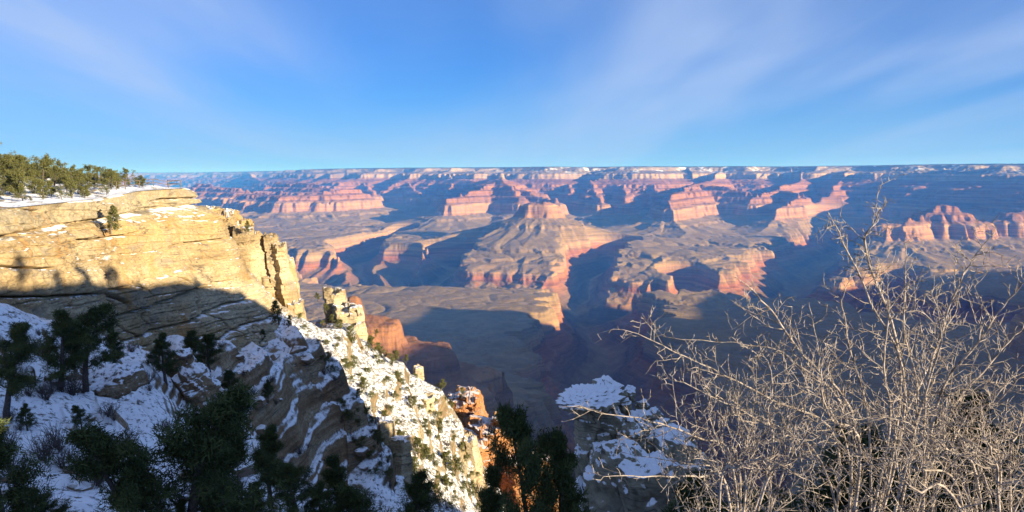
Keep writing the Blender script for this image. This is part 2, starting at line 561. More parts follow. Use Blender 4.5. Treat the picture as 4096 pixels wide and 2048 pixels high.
def canyon_field(x, y):
    nearw = sstep(300, 3500, np.hypot(x, y))
    n1 = nearw * fbm(x / 2600, y / 2600, 3, 2)
    n2 = nearw * fbm(x / 2600, y / 2600, 9, 2)
    wx = x + 190 * n1 + 70 * nearw * pn(x / 620, y / 620, 21)
    wy = y + 190 * n2 + 70 * nearw * pn(x / 620, y / 620, 22)
    far = sstep(20000, 30000, y)
    rx, ry = x + .35 * (wx - x), y + .35 * (wy - y)
    # floor: the Tonto bench with low swells
    f = -1170 + 230 * fbm(x / 2100, y / 2100, 31, 3) + 70 * pn(x / 640, y / 640, 36) + 45 * (1 - 2 * np.abs(pn(x / 900, y / 900, 37)))
    # hollow at the foot of the central butte
    d, sb = seg_field(wx, wy, [((440 - HX) / F_PX * 6700, 6700), ((580 - HX) / F_PX * 6700, 6700)])
    d = np.where(wy < 6800, d + (6800 - wy) * 3, d)
    fb = -1740 + .19 * d + 40 * (1 - 2 * np.abs(pn(x / 380, y / 1500, 38))) + 25 * pn(x / 160, y / 500, 39)
    f = np.minimum(f, np.where(fb > -1450, -1450 + (fb + 1450) * 7, fb))
    # the two rims
    for line, north, sl in ((NRIM, True, .42), (SRIM, False, np.where(x > 600, .95, .62))):
        d, s = seg_field(wx, wy, line)
        ins = inside_north(wx, wy, line)
        if not north:
            ins = ~ins
        reach = np.where(d < 500, d * sl, 500 * sl + (d - 500) * sl * .8)
        fr = np.where(ins, np.minimum(d * .1, 120), -reach)
        # scallops: bays and points along the brink
        sc = (1 - np.abs(pn(s / 1900, d * 0 + (5 if north else 8), 41)) * 2) * 190 + (1 - 2 * np.abs(pn(s / 520, d / 4000, 42))) * 45
        fr = fr + np.where(ins, np.clip(sc, -1, 1) * 0, sc * sstep(0, 700, d) * (1 if north else .5 * nearw))
        f = np.maximum(f, fr)
    # ridges
    for k, (pts, sl) in enumerate(RIDGES):
        arr = np.array([(p[0], p[1]) for p in pts])
        fmax = max(p[2] for p in pts)
        rad = (fmax + 1500) / sl + 300
        lo, hi = arr.min(0) - rad, arr.max(0) + rad
        idx = np.nonzero((rx > lo[0]) & (rx < hi[0]) & (ry > lo[1]) & (ry < hi[1]))
        if len(idx[0]) == 0:
            continue
        X, Y = rx[idx], ry[idx]
        cum = 0.0
        best = f[idx]
        for a, b_ in zip(pts[:-1], pts[1:]):
            dx, dy = b_[0] - a[0], b_[1] - a[1]
            Ln = math.hypot(dx, dy)
            t = ((X - a[0]) * dx + (Y - a[1]) * dy) / (Ln * Ln)
            tc = np.clip(t, 0, 1)
            qx, qy = X - (a[0] + tc * dx), Y - (a[1] + tc * dy)
            d = np.hypot(qx, qy)
            side = np.sign(qx * dy - qy * dx)
            over = (t - tc) * Ln
            perp = np.abs(qx * dy - qy * dx) / Ln
            s = cum + tc * Ln + np.arctan2(over, perp + 1e-3) * 420 + side * 9000
            g = (1 - 2 * np.abs(pn(s / 420, d / 2600, 51 + k))) * .62 + (1 - 2 * np.abs(pn(s / 170, d / 900, 71 + k))) * .38
            val = a[2] + tc * (b_[2] - a[2]) - d * sl + g * np.clip(d - 90, 0, 800) * .20
            best = np.maximum(best, val)
            cum += Ln
        f[idx] = best
    # erosion detail
    rd = fbm(x / 820, y / 820, 61, 3, ridged=True)
    det = .35 + .75 * sstep(-760, -600, f) + .8 * sstep(-1330, -1440, f)
    f = f + det * (22 * rd + 12 * fbm(x / 210, y / 210, 66, 2, ridged=True) + 9 * pn(x / 75, y / 75, 69) + 5 * pn(x / 36, y / 36, 70) + nearw * 0 + 3 * sstep(6000, 3000, y) * (pn(x / 18, y / 18, 73) + .6 * pn(x / 9, y / 9, 74))) * sstep(60, -220, f) * (1 - .5 * far)
    # the inner gorge and side canyons
    for pts, fl, sl in GORGES:
        d, s = seg_field(wx, wy, pts)
        w = 170 * (1 - 2 * np.abs(pn(s / 620, d / 3000 + 3, 81))) + 90 * (1 - 2 * np.abs(pn(s / 230, d / 1500, 82))) + 45 * (1 - 2 * np.abs(pn(s / 95, d / 900, 83)))
        fg = fl + np.maximum(d + w * sstep(0, 500, d), 0) * sl + 45 * (1 - 2 * np.abs(pn(s / 140, d / 1200, 84))) * sstep(60, 350, d)
        fg = np.where(fg > -1450, -1450 + (fg + 1450) * 7, fg)
        f = np.minimum(f, fg)
    return f


def canyon_height(x, y):
    f = canyon_field(x, y)
    h = np.interp(f, _TF, _TH)
    off = offset(x, y)
    sl = np.interp(f, .5 * (_TF[1:] + _TF[:-1]), np.diff(_TH) / np.diff(_TF))
    z = h + off + (1.0 + 6 * sstep(.35, 1.2, sl)) * fbm(x / 60, y / 60, 91, 2) * sstep(40, -60, h)
    bench = sstep(-1040, -990, h) * sstep(-900, -945, h)
    wx, wy = x + 120 * pn(x / 500, y / 500, 93), y + 120 * pn(x / 500, y / 500, 94)
    z = z - bench * (16 * (1 - np.abs(pn(wx / 620, wy / 620, 95))) ** 9 + 9 * (1 - np.abs(pn(wx / 260, wy / 260, 96))) ** 8) + bench * 3 * pn(x / 130, y / 130, 97)
    return z, h


RES = 1.0


def build_canyon():
    az_in = np.linspace(-36.5, 36.5, int(1150 * RES))
    az = np.concatenate([np.arange(-60, -36.5, 1.0), az_in, np.arange(36.9, 110, .45)])
    rr = np.concatenate([np.geomspace(230, 3800, int(560 * RES), endpoint=False), np.arange(3800, 14500, 17 / RES), np.arange(14500, 20500, 24 / RES), np.geomspace(20500, 53000, int(150 * RES))])
    A, RR = np.meshgrid(np.radians(az), rr)
    x, y = (RR * np.sin(A)), (RR * np.cos(A))
    z, h = canyon_height(x, y)
    # keep the sheet under the hillside we stand on
    z = np.minimum(z, np.interp(RR, [230, 330, 600, 900], [-260, -230, -60, 400]) + 0 * z)
    snowy = sstep(9000, 14000, y) * sstep(-2500, 1500, x)
    V = np.stack([x, y, z], -1).reshape(-1, 3)
    o = link_mesh('canyon', V, grid_faces(len(rr), len(az))[:, ::-1], canyon_material(), attrs={'strata': h, 'snowy': snowy})
    tag(o, 'layered red and tan canyon of cliffs, buttes and benches under the far rim', 'canyon', kind='structure')


build_canyon()

# ------------------------------------------------------------------ air
def build_haze():
    x0, x1, y0, y1, z0, z1 = -44000, 44000, -14000, 54000, -1560, 620
    v = [(x, y, z) for x in (x0, x1) for y in (y0, y1) for z in (z0, z1)]
    f = [(0, 1, 3, 2), (4, 6, 7, 5), (0, 4, 5, 1), (2, 3, 7, 6), (0, 2, 6, 4), (1, 5, 7, 3)]
    m_ = bpy.data.materials.new('haze_air')
    m_.use_nodes = True
    nt = m_.node_tree
    nt.nodes.clear()
    out = nt.nodes.new('ShaderNodeOutputMaterial')
    pv = nt.nodes.new('ShaderNodeVolumePrincipled')
    pv.inputs['Color'].default_value = HAZE_COL
    pv.inputs['Density'].default_value = HAZE
    pv.inputs['Absorption Color'].default_value = (1, 1, 1, 1)
    pv.inputs['Anisotropy'].default_value = 0.0
    nt.links.new(pv.outputs[0], out.inputs['Volume'])
    o = link_mesh('haze', v, f, m_, smooth=False)
    tag(o, 'thin blue haze filling the canyon air', 'haze', kind='stuff')


HAZE, HAZE_COL = 3.6e-5, (.04, .27, 1.0, 1)
build_haze()

# ------------------------------------------------------------------ the hillside under our rim
TANE = math.tan(R(SUN_EL))
PERP = np.array([-SH[1], SH[0]])         # horizontal, square to the sun
if PERP[1] < 0:
    PERP = -PERP

# (px, py, distance ahead) of places on the slope, turned into points
_CP = [(-60, 300, 60), (0, 300, 75), (60, 316, 86), (127, 350, 99), (190, 344, 110), (238, 333, 121), (258, 306, 140), (290, 330, 146),
       (0, 370, 55), (60, 390, 58), (120, 392, 68), (165, 395, 76), (0, 450, 42), (100, 450, 46), (200, 450, 54), (0, 512, 33), (100, 512, 35), (200, 512, 38), (-90, 420, 42),
       (175, 376, 82), (215, 362, 96), (260, 337, 113), (302, 327, 123), (326, 338, 128), (290, 360, 121), (345, 366, 126),
       (215, 440, 85), (265, 470, 100), (300, 500, 108), (335, 512, 114), (300, 420, 112), (340, 440, 120), (372, 410, 123),
       (300, 512, 78), (400, 512, 108),
       (342, 314, 150), (366, 352, 163), (417, 366, 165), (441, 386, 165), (461, 433, 160), (477, 457, 160), (482, 509, 155),
       (380, 392, 140), (420, 430, 140), (400, 470, 128), (440, 500, 132),
       (400, 530, 72), (440, 545, 60), (500, 590, 50), (560, 610, 42), (600, 620, 40), (640, 620, 38), (700, 620, 34), (760, 610, 30), (830, 600, 26), (900, 585, 22), (1000, 560, 20), (1100, 530, 18)]
_PTS = [tuple(at_y(*c)) for c in _CP]
_PTS += [(0, 0, -1.7), (2, 2.5, -2.3), (4, 5, -3.1), (0, 5, -3.6), (-4, 4, -3.2), (-12, 8, -5), (-25, 10, -7), (-20, -5, -2), (8, 4, -2.2), (14, 3, -1), (0, -20, 0), (30, -20, 3), (0, 14, -9.5), (5, 12, -8.6),
         (10, 10, -6.4), (-45, 30, -8), (-40, 0, -4),
         (-62, 100, -22), (-75, 120, -24), (-60, 140, -26), (-80, 160, -60), (-45, 190, -75), (-30, 210, -85), (0, 220, -130), (-60, 260, -190), (0, 280, -215), (40, 260, -200),
         (15, 150, -95), (45, 150, -115), (10, 100, -70), (40, 110, -80), (90, 150, -120), (100, 110, -80), (5, 70, -55), (22, 75, -62), (120, 220, -190), (-90, 230, -160), (150, 120, -80), (200, 200, -180)]
# brink on our right, out of the frame, that shades the bay: places on its shadow edge
_SHADE = [(-40, 300, 78), (0, 293, 92), (60, 293, 102), (100, 293, 110), (150, 294, 120), (200, 298, 130), (225, 306, 137), (262, 326, 146), (325, 337, 128), (355, 372, 124)]
for p in [at_y(*q) for q in _SHADE]:
    c_, w_ = float(p[:2] @ PERP), float(p[2] - TANE * (p[:2] @ SH))
    for a_, dz in ((34, 0), (48, -1.0), (70, -2)):
        q = c_ * PERP + a_ * SH
        _PTS.append((q[0], q[1], w_ + TANE * a_ + dz - .4))
_q = lambda c_, a_: tuple(c_ * PERP + a_ * SH)
for c_, a_, z_ in ((25, 30, 9.5), (25, 50, 13), (14, 38, 5), (97, 28, -35), (97, 34, -38), (97, 48, -38), (97, 70, -40), (104, 34, -58), (104, 50, -58), (104, 80, -60), (88, 20, -22), (70, 14, -16), (45, 10, -10), (100, 60, -45), (5, 60, 0), (-15, 45, 1), (5, 150, 4), (-60, 150, 4), (50, 150, 10), (90, 150, 6), (5, 260, 6), (70, 260, 10), (-80, 260, 6), (-100, 60, 2)):
    _PTS.append((*_q(c_, a_), z_))
_PTS = np.array(_PTS)
_K = np.hypot(_PTS[:, None, 0] - _PTS[None, :, 0], _PTS[:, None, 1] - _PTS[None, :, 1])
_A = np.block([[-_K - 1.2 * np.eye(len(_PTS)) * -1, np.ones((len(_PTS), 1))], [np.ones((1, len(_PTS))), np.zeros((1, 1))]])
_W = np.linalg.solve(_A, np.concatenate([_PTS[:, 2], [0]]))


def hill_base(x, y):
    z = np.full(x.shape, _W[-1])
    for (a, b_, _), w in zip(_PTS, _W[:-1]):
        z = z - w * np.sqrt((x - a) ** 2 + (y - b_) ** 2 + .2)
    return z


def hill_z(x, y):
    x, y = np.asarray(x, np.float64), np.asarray(y, np.float64)
    z = hill_base(x, y)
    r = np.hypot(x, y)
    k = sstep(4, 40, r)
    z = z + k * (1.1 * fbm(x / 14, y / 14, 101, 3) + .35 * pn(x / 3.2, y / 3.2, 105))
    # ledges: beds stand out as broken risers and treads
    lit = sstep(124, 140, y)
    step = 4.4
    u = x * .5 + y * .86
    blk = np.floor(u / 5.5 + .8 * pn(x / 8, y / 8, 115))
    q = (z - .30 * (y - 100) + 1.1 * pn(x / 15, y / 15, 111) + .6 * pn(x / 4.5, y / 4.5, 112) + .4 * pn(x / 1.8, y / 1.8, 114) + 1.1 * pn(z / 4.5, u * 0 + 3, 113) + 1.8 * (rnd(blk, 9) - .5)) / step
    n = np.floor(q)
    t = q - n
    wide = .40 + .38 * rnd(n, 7)
    tt = n + np.where(t < wide, t / wide * .14, .14 + (t - wide) / (1 - wide) * .86)
    brk = sstep(-.45, .25, pn(x / 11 + 5, y / 11, 116) + .4 * pn(x / 4, y / 4, 117))
    amount = k * (.45 + .5 * sstep(-16, -24, z) - .45 * lit) * sstep(8, 25, r) * (.35 + .75 * brk)
    z = z + (tt - q) * step * amount
    # thin beds within the ledges
    q = (z - .30 * (y - 100) + .5 * pn(x / 6, y / 6, 118) + .5 * (rnd(blk + 5, 9) - .5)) / .95
    n = np.floor(q)
    t = q - n
    z = z + (n + np.where(t < .5, t * .3, .15 + (t - .5) * 1.7) - q) * .95 * .5 * k * sstep(-17, -24, z) * sstep(20, 40, r) * (1 - .6 * lit)
    # coarser cliffs on the sunny side
    step2 = 9.0
    q = (z + 2.2 * pn(x / 22, y / 22, 121) + 3) / step2
    n = np.floor(q)
    t = q - n
    tt = n + np.where(t < .62, t / .62 * .38, .38 + (t - .62) / .38 * .62)
    z = z + (tt - q) * step2 * .62 * sstep(112, 130, y) * sstep(-.3, .3, pn(x / 17, y / 17, 125))
    return z + .10 * k * fbm(x / .9, y / .9, 131, 2)


def near_rock(name, pale, mid, dark, snow_lo=.60, snow_hi=.74, snow_amt=1.0, brush=0.0, bed=1.3, bump=.25, patch=(.30, .44), cracks=.8, cap=None, dip=0.0):
    b = NB(name)
    big = b.noise(.09, 4, .6)
    vec = None
    if dip:
        sd_ = b.n('ShaderNodeSeparateXYZ')
        b.put(sd_.inputs[0], b.pos())
        cd_ = b.n('ShaderNodeCombineXYZ')
        b.put(cd_.inputs[0], sd_.outputs['X'])
        b.put(cd_.inputs[1], sd_.outputs['Y'])
        b.put(cd_.inputs[2], b.math('SUBTRACT', sd_.outputs['Z'], b.math('MULTIPLY', sd_.outputs['Y'], dip)))
        vec = cd_.outputs[0]
    beds = b.noise(bed, 4, .7, vec=vec, stretch=(.10, .10, 1.0))
    v = b.math('ADD', b.math('MULTIPLY', big, .55), b.math('MULTIPLY', beds, .45))
    col = b.ramp(v, [(.34, dark), (.47, mid), (.62, pale)])
    if cap:
        # weathered grey cap bed over ochre and cream beds
        sp_ = b.n('ShaderNodeSeparateXYZ')
        b.put(sp_.inputs[0], b.pos())
        zz_ = b.math('ADD', sp_.outputs['Z'], b.math('MULTIPLY', b.math('SUBTRACT', b.noise(.12, 4, .6), .5), 9.0))
        och = b.math('MULTIPLY', b.rng(zz_, -15, -8), b.rng(b.noise(.10, 4, .6, stretch=(1, 1, .6)), .44, .60))
        col = b.mix(b.math('MULTIPLY', och, .75), col, (.35, .24, .105))
        crm = b.math('MULTIPLY', b.rng(zz_, -12, -16), b.rng(b.noise(.13, 3, .6, stretch=(.4, .4, 1.4)), .40, .58))
        col = b.mix(b.math('MULTIPLY', crm, .7), col, (.46, .385, .26))
        col = b.mix(b.rng(sp_.outputs['Z'], -6.2, -5.4, 0, .75), col, cap)
    fine = b.noise(2.6, 6, .7)
    col = b.mix(1.0, col, b.ramp(fine, [(.3, (.62, .60, .58)), (.55, (1.05, 1.04, 1.02)), (.75, (1.25, 1.22, 1.18))]), 'MULTIPLY')
    stain = b.rng(b.noise(.28, 4, .6, stretch=(1, 1, .35)), .56, .68)
    col = b.mix(b.math('MULTIPLY', stain, .55), col, (mid[0] * 1.05, mid[1] * .72, mid[2] * .40))
    grey = b.rng(b.noise(.33, 5, .65, stretch=(.5, .5, 1)), .54, .70)
    col = b.mix(b.math('MULTIPLY', grey, .6), col, (.19, .175, .15))
    crack = b.rng(b.math('ABSOLUTE', b.math('SUBTRACT', b.noise(.75, 3, .6, stretch=(.35, .35, 1.1)), .5)), .0, .034, 1, 0)
    line = b.rng(b.math('ABSOLUTE', b.math('SUBTRACT', b.noise(1.0, 3, .6, vec=vec, stretch=(.05, .05, 1.5)), .5)), .0, .020, 1, 0)
    crack = b.math('MAXIMUM', b.math('MULTIPLY', crack, b.rng(b.noise(.16, 3), .50, .62)), b.math('MULTIPLY', line, b.rng(b.noise(.22, 2), .46, .58)))
    col = b.mix(b.math('MULTIPLY', crack, cracks), col, (.06, .05, .04))
    if snow_amt > 0:
        nz = b.math('ADD', b.math('ADD', b.normal_z(), b.attr('snowy')), b.math('MULTIPLY', b.math('SUBTRACT', b.noise(1.1, 5, .65), .5), .34))
        sn = b.math('MULTIPLY', b.rng(nz, snow_lo, snow_hi), b.rng(b.noise(.17, 5, .7), patch[0], patch[1]))
        sn = b.math('MULTIPLY', sn, snow_amt)
        if brush > 0:
            br = b.rng(b.math('ADD', b.noise(1.9, 6, .8), b.attr('snowy')), .555, .615)
            col = b.mix(b.math('MULTIPLY', br, brush), col, (.15, .13, .07))
            sn = b.math('MULTIPLY', sn, b.math('SUBTRACT', 1.0, b.math('MULTIPLY', br, brush)))
        col = b.mix(sn, col, (.84, .85, .88))
    h = b.math('ADD', b.math('MULTIPLY', beds, .8), b.math('MULTIPLY', fine, .5))
    if snow_amt > 0:
        h = b.math('MULTIPLY', h, b.math('SUBTRACT', 1.0, b.math('MULTIPLY', sn, .85)))
    b.bump(h, bump, 1.0)
    return b.color(col)


M_HILL = near_rock('slope_rock', (.40, .32, .21), (.21, .135, .075), (.065, .05, .036), .50, .67, brush=.9, patch=(.22, .34), dip=.30, bump=.45)
M_CLIFF = near_rock('cliff_rock', (.37, .30, .19), (.30, .222, .118), (.19, .14, .08), .80, .90, .9, bump=.22, patch=(.46, .54), cracks=.75, cap=(.27, .235, .165))
M_TOP = near_rock('cap_rock', (.38, .33, .24), (.30, .25, .16), (.21, .17, .115), .55, .72, patch=(.42, .52), brush=.5)
M_ORANGE = near_rock('orange_rock', (.40, .21, .09), (.33, .15, .06), (.21, .09, .045), .86, .95, .6)
M_GREY = near_rock('grey_rock', (.38, .35, .26), (.25, .225, .16), (.12, .105, .08), .46, .60, patch=(.10, .2), bed=.8, bump=.12)


def build_hill():
    az = np.concatenate([np.arange(-64, -36, .5), np.linspace(-36, 36, int(1050 * RES)), np.arange(36.4, 100, .4)])
    rr = np.concatenate([np.geomspace(2.0, 22, int(120 * RES), endpoint=False), np.geomspace(22, 62, int(230 * RES), endpoint=False), np.arange(62, 175, .22 / RES), np.geomspace(175, 330, int(70 * RES))])
    A, RR = np.meshgrid(np.radians(az), rr)
    x, y = RR * np.sin(A), RR * np.cos(A)
    z = hill_z(x, y)
    V = np.stack([x, y, z], -1).reshape(-1, 3)
    o = link_mesh('hillside', V, grid_faces(len(rr), len(az))[:, ::-1], M_HILL, attrs={'snowy': sstep(122, 132, y) * .07})
    tag(o, 'snowy ledged hillside dropping from the near rim', 'hillside', kind='structure')
    # ground under and behind the camera
    az = np.radians(np.arange(0, 361, 6.0))
    rr = np.array([0, .7, 1.4, 2.05])
    A, RR = np.meshgrid(az, rr)
    x, y = RR * np.sin(A), RR * np.cos(A)
    V = np.stack([x, y, hill_z(x, y)], -1).reshape(-1, 3)
    tag(link_mesh('rim_ground', V, grid_faces(len(rr), len(az))[:, ::-1], M_HILL), 'patch of rim ground at the viewpoint', 'ground', kind='structure')
    az = np.radians(np.arange(100, 297, 3.0))
    rr = np.geomspace(2.0, 300, 90)
    A, RR = np.meshgrid(az, rr)
    x, y = RR * np.sin(A), RR * np.cos(A)
    V = np.stack([x, y, hill_z(x, y)], -1).reshape(-1, 3)
    tag(link_mesh('rim_plateau', V, grid_faces(len(rr), len(az))[:, ::-1], M_HILL), 'rim plateau behind the viewpoint', 'ground', kind='structure')


build_hill()

# ------------------------------------------------------------------ the pale cliff on the left
_WY = np.array([5, 40, 60, 85, 108, 124, 130, 133.5, 137, 141, 149, 165])
_WX = np.array([-45, -50, -55, -57, -59, -57.6, -56.5, -57.2, -62, -75, -95, -135])


def top_z(y):
    return np.interp(y, [5, 40, 85, 108, 118, 132, 150, 170], [-4.4, -4, -3.4, -2.9, -2.0, -1.7, -1.8, -2.2])


def beds_disp(s, z, seed, amp=1.0):
    """blocky layered relief: beds of uneven thickness, broken into blocks"""
    zw = z + .5 * pn(s / 17, z / 12, seed) + .15 * pn(s / 4, z / 3, seed + 1)
    out = 0
    for th, a, wd in ((3.4, .85, 8.0), (1.25, .42, 3.4), (.42, .13, 1.6)):
        q = zw / th + 1.3 * pn(s / 40, zw * 0 + th, seed + 2)
        n = np.floor(q)
        t = q - n
        blk = np.floor(s / wd + 7.3 * rnd(n, seed + 3) + .3 * pn(s / wd, z / th, seed + 5))
        h = rnd(n, seed + 4) * .55 + rnd(blk + n * 131, seed + 6) * .45
        edge = np.minimum(sstep(0, .16, t), sstep(1, .86, t))
        out = out + a * (h - .35) * (.25 + .75 * edge) - (.9 if th > 2 else .35) * th ** .5 * (1 - sstep(.0, .10 if th > 2 else .16, t)) * sstep(.35, .6, rnd(n + np.floor(s / 14 + n * .37), seed + 11))
    jn = np.abs(pn(s / 6.5 + .5 * pn(z / 3, s / 30, seed + 12), z / 26, seed + 13))
    out = out - 1.2 * (1 - sstep(0, .06, jn)) * sstep(-.1, .3, pn(s / 15, z / 9, seed + 14))
    out = out + .9 * fbm(s / 11, z / 16, seed + 8, 3) + .12 * fbm(s / 1.3, z / .7, seed + 9, 3)
    return out * amp


def build_cliff():
    # fine path along the brink
    P0 = np.stack([_WX, _WY], -1)
    seg = np.hypot(*(np.diff(P0, axis=0).T))
    cum = np.concatenate([[0], np.cumsum(seg)])
    S = np.concatenate([np.arange(0, 55, .5), np.arange(55, cum[-1], .16)])
    px_, py_ = np.interp(S, cum, P0[:, 0]), np.interp(S, cum, P0[:, 1])
    ker = np.ones(13) / 13
    px_ = np.concatenate([px_[:6], np.convolve(px_, ker, 'valid'), px_[-6:]])
    py_ = np.concatenate([py_[:6], np.convolve(py_, ker, 'valid'), py_[-6:]])
    tx, ty = np.gradient(px_, S), np.gradient(py_, S)
    ln = np.hypot(tx, ty)
    nx, ny = ty / ln, -tx / ln
    k2 = np.ones(41) / 41
    nx = np.convolve(np.pad(nx, 20, 'edge'), k2, 'valid')
    ny = np.convolve(np.pad(ny, 20, 'edge'), k2, 'valid')
    ln = np.hypot(nx, ny)
    nx, ny = nx / ln, ny / ln
    D = np.concatenate([np.arange(0, 30, .11), np.arange(30, 48, .5)])
    SS, DD = np.meshgrid(S, D)
    zt = top_z(py_)
    off = np.interp(DD, [0, .25, 2.5, 2.9, 3.3, 4.6, 5.0, 14, 24, 48], [0, .25, .45, -.5, .8, 1.9, 2.1, 4.4, 8.5, 18])
    grow = 1 + 1.0 * sstep(98, 130, py_)
    off = off * np.where(DD > 3, grow[None, :], 1)
    z = zt[None, :] - DD
    off = off + beds_disp(SS, z + .02 * SS, 201, 1.45) * sstep(0, 1.2, DD)
    # blocks of the cap ledge
    j = np.floor(SS / 5.5 + .6 * pn(SS / 9, DD * 0, 231))
    off = off + np.where(DD < 2.7, (rnd(j, 232) - .4) * 1.3 * sstep(0, .3, DD), 0)
    x = px_[None, :] + nx[None, :] * off
    y = py_[None, :] + ny[None, :] * off
    V = np.stack([x, y, z], -1).reshape(-1, 3)
    o = link_mesh('cliff', V, grid_faces(len(D), len(S))[:, ::-1], M_CLIFF)
    tag(o, 'tall cream and ochre cliff under the snowy lookout', 'cliff', kind='structure')
    # the top
    u = np.arange(5, 165, .35)
    v = np.concatenate([[-.45], np.arange(0, 20, .3), np.geomspace(20, 150, 90)])
    VV, UU = np.meshgrid(v, u)
    x = np.interp(UU, _WY, _WX) - VV
    z = plateau_z(x, UU)
    V = np.stack([x, UU, z], -1).reshape(-1, 3)
    o = link_mesh('plateau', V, grid_faces(len(u), len(v)), M_TOP)
    tag(o, 'snow patched clifftop among the pinyon trees', 'ground', kind='structure')


def plateau_z(x, y):
    v = np.interp(y, _WY, _WX) - x
    z = top_z(y) + .02
    z = z + sstep(3, 48, v) * 6.6 * (1 - .8 * sstep(100, 150, y)) + .02 * np.clip(v - 60, 0, 100)
    return z + sstep(0, 3, v) * (.35 * fbm(x / 7, y / 7, 241, 3) + .2)


build_cliff()


# ------------------------------------------------------------------ rock towers, boulders
def rock_ring(pieces, seed, amp=1.0, nz_step=.14, nang=160):
    """pieces: (cx, cy, z_top, z_bottom, rx, ry, lean_x, lean_y, _); jointed angular columns merged into one rock"""
    VV, FF, base = [], [], 0
    rg = random.Random(seed)
    for k, (cx, cy, zt, zb, rx, ry, lx, ly, box) in enumerate(pieces):
        n = max(12, int((zt - zb) / nz_step))
        D = np.concatenate([np.zeros(7), np.linspace(0, zt - zb, n)])
        sc = np.concatenate([[.02, .2, .4, .6, .78, .9, .96], np.interp(np.linspace(0, 1, n), [0, .03, .3, 1], [1.0, 1.0, 1.04, 1.25])])
        th = np.linspace(0, 2 * np.pi, nang, endpoint=False)
        TH, DD = np.meshgrid(th, D)
        SC = sc[:, None] + 0 * TH
        ct, st = np.cos(TH), np.sin(TH)
        nf = rg.randint(5, 7)
        a0 = rg.uniform(0, 6.28)
        rad = np.full(TH.shape, 9.0)
        zz = zt - DD
        for i_ in range(nf):
            ph = a0 + (i_ + rg.uniform(-.28, .28)) * 2 * math.pi / nf
            lev = np.floor(zz / (1.1 + .9 * rg.random()) + rg.random() * 9)
            d = .80 + .30 * rg.random() + .22 * (rnd(lev + 37 * i_, seed + k) - .5)
            c_ = np.cos(TH - ph)
            rad = np.minimum(rad, np.where(c_ > .12, d / np.maximum(c_, .12), 9.0))
        rad = np.minimum(rad, 1.35)
        s_ = TH * (rx + ry) * .5
        s_ = np.where(TH > np.pi, (2 * np.pi - TH) * (rx + ry) * .5 + .37 * np.sin(TH), s_)
        dsp = beds_disp(s_ + 40 * k, zz, seed + k, amp * min(1, min(rx, ry) / 3.0) * .8)
        e = (np.clip(SC, 0, 1)) ** .7
        X0, Y0 = rx * rad * SC * ct, ry * rad * SC * st
        r2 = min(rx, ry)
        # broken, stepped, tilted top
        bx = np.floor(X0 / (r2 * .62) + .3 * pn(Y0 / r2, X0 / r2, seed + 21) + rg.random())
        by = np.floor(Y0 / (r2 * .7) + rg.random())
        topz = (rnd(bx * 7 + by * 31, seed + 22) - .6) * r2 * .55 - (X0 * .12 + np.abs(Y0) * .1) + .18 * fbm(X0 / .9, Y0 / .9, seed + 23, 3)
        fade = np.exp(-DD / (r2 * 1.2))
        X = cx + lx * DD + X0 + dsp * e * ct
        Y = cy + ly * DD + Y0 + dsp * e * st
        Z = zz + topz * fade + .12 * amp * pn(X / .8, Y / .8 + Z_(zz), seed + 3)
        VV.append(np.stack([X, Y, Z], -1).reshape(-1, 3))
        FF.append(grid_faces(len(D), nang, True)[:, ::-1] + base)
        base += X.size
    return np.concatenate(VV), np.concatenate(FF)


def Z_(z):
    return z / .7


def tower(name, px, py, y, ph_bottom, wpx, depth, mat, seed, label=None, cat=None, lean=(0, 0), box=3.0, amp=1.0, kind=None):
    p = at_y(px, py, y)
    rx = wpx / F_PX * y / 2
    v, f = rock_ring([(p[0], p[1], p[2], p[2] - ph_bottom, rx, depth, lean[0], lean[1], box)], seed, amp)
    return tag(link_mesh(name, v, f, mat), label, cat, kind=kind)


def towers(name, items, mat, seed, label, cat, amp=1.0, kind=None):
    """items: (px, py_top, distance, drop, width in px, depth, lean_x, lean_y, boxiness)"""
    pc = []
    for (px, py, y, drop, wpx, dep, lx, ly, box) in items:
        p = at_y(px, py, y)
        pc.append((p[0], p[1], p[2], p[2] - drop, wpx / F_PX * y / 2, dep, lx, ly, box))
    v, f = rock_ring(pc, seed, amp)
    return tag(link_mesh(name, v, f, mat), label, cat, kind=kind)


towers('rock_shoulder', [(206, 207, 146, 36, 22, 6, .02, 0, 3.2), (224, 210, 149, 36, 24, 5, .03, 0, 3.2), (240, 219, 152, 36, 20, 5, .04, 0, 3.2)], M_CLIFF, 301, 'stepped cream rock shoulder just beyond the lookout', 'rock', amp=.8)
towers('rock_pillar', [(243, 227, 146, 30, 15, 2.4, .10, 0, 3), (254, 231, 149, 30, 14, 2.2, .12, 0, 3), (262, 241, 151, 28, 12, 2.0, .13, 0, 3), (258, 262, 153, 28, 44, 5, .04, 0, 3.4)], M_CLIFF, 311, 'cluster of banded cream pillars with snowy tops', 'rock', amp=.75)
towers('rock_pillar', [(271, 234, 150, 26, 11, 2.0, .12, 0, 2.6), (279, 243, 150, 25, 13, 2.4, .13, 0, 2.6), (286, 258, 151, 24, 12, 2.6, .10, 0, 3), (291, 280, 151, 20, 12, 2.8, .08, 0, 3), (296, 300, 150, 16, 12, 2.8, .06, 0, 3)], M_CLIFF, 321, 'stepped slab pillar at the outer end of the cream cliff', 'rock', amp=.7)
towers('rock_buttress', [(349, 306, 172, 26, 26, 5, .10, 0, 3), (334, 290, 176, 24, 22, 4, .05, 0, 2.6), (356, 322, 170, 22, 16, 4, .13, 0, 3)], M_CLIFF, 331, 'pale sunlit buttress below the cream pillars', 'rock', amp=.8)
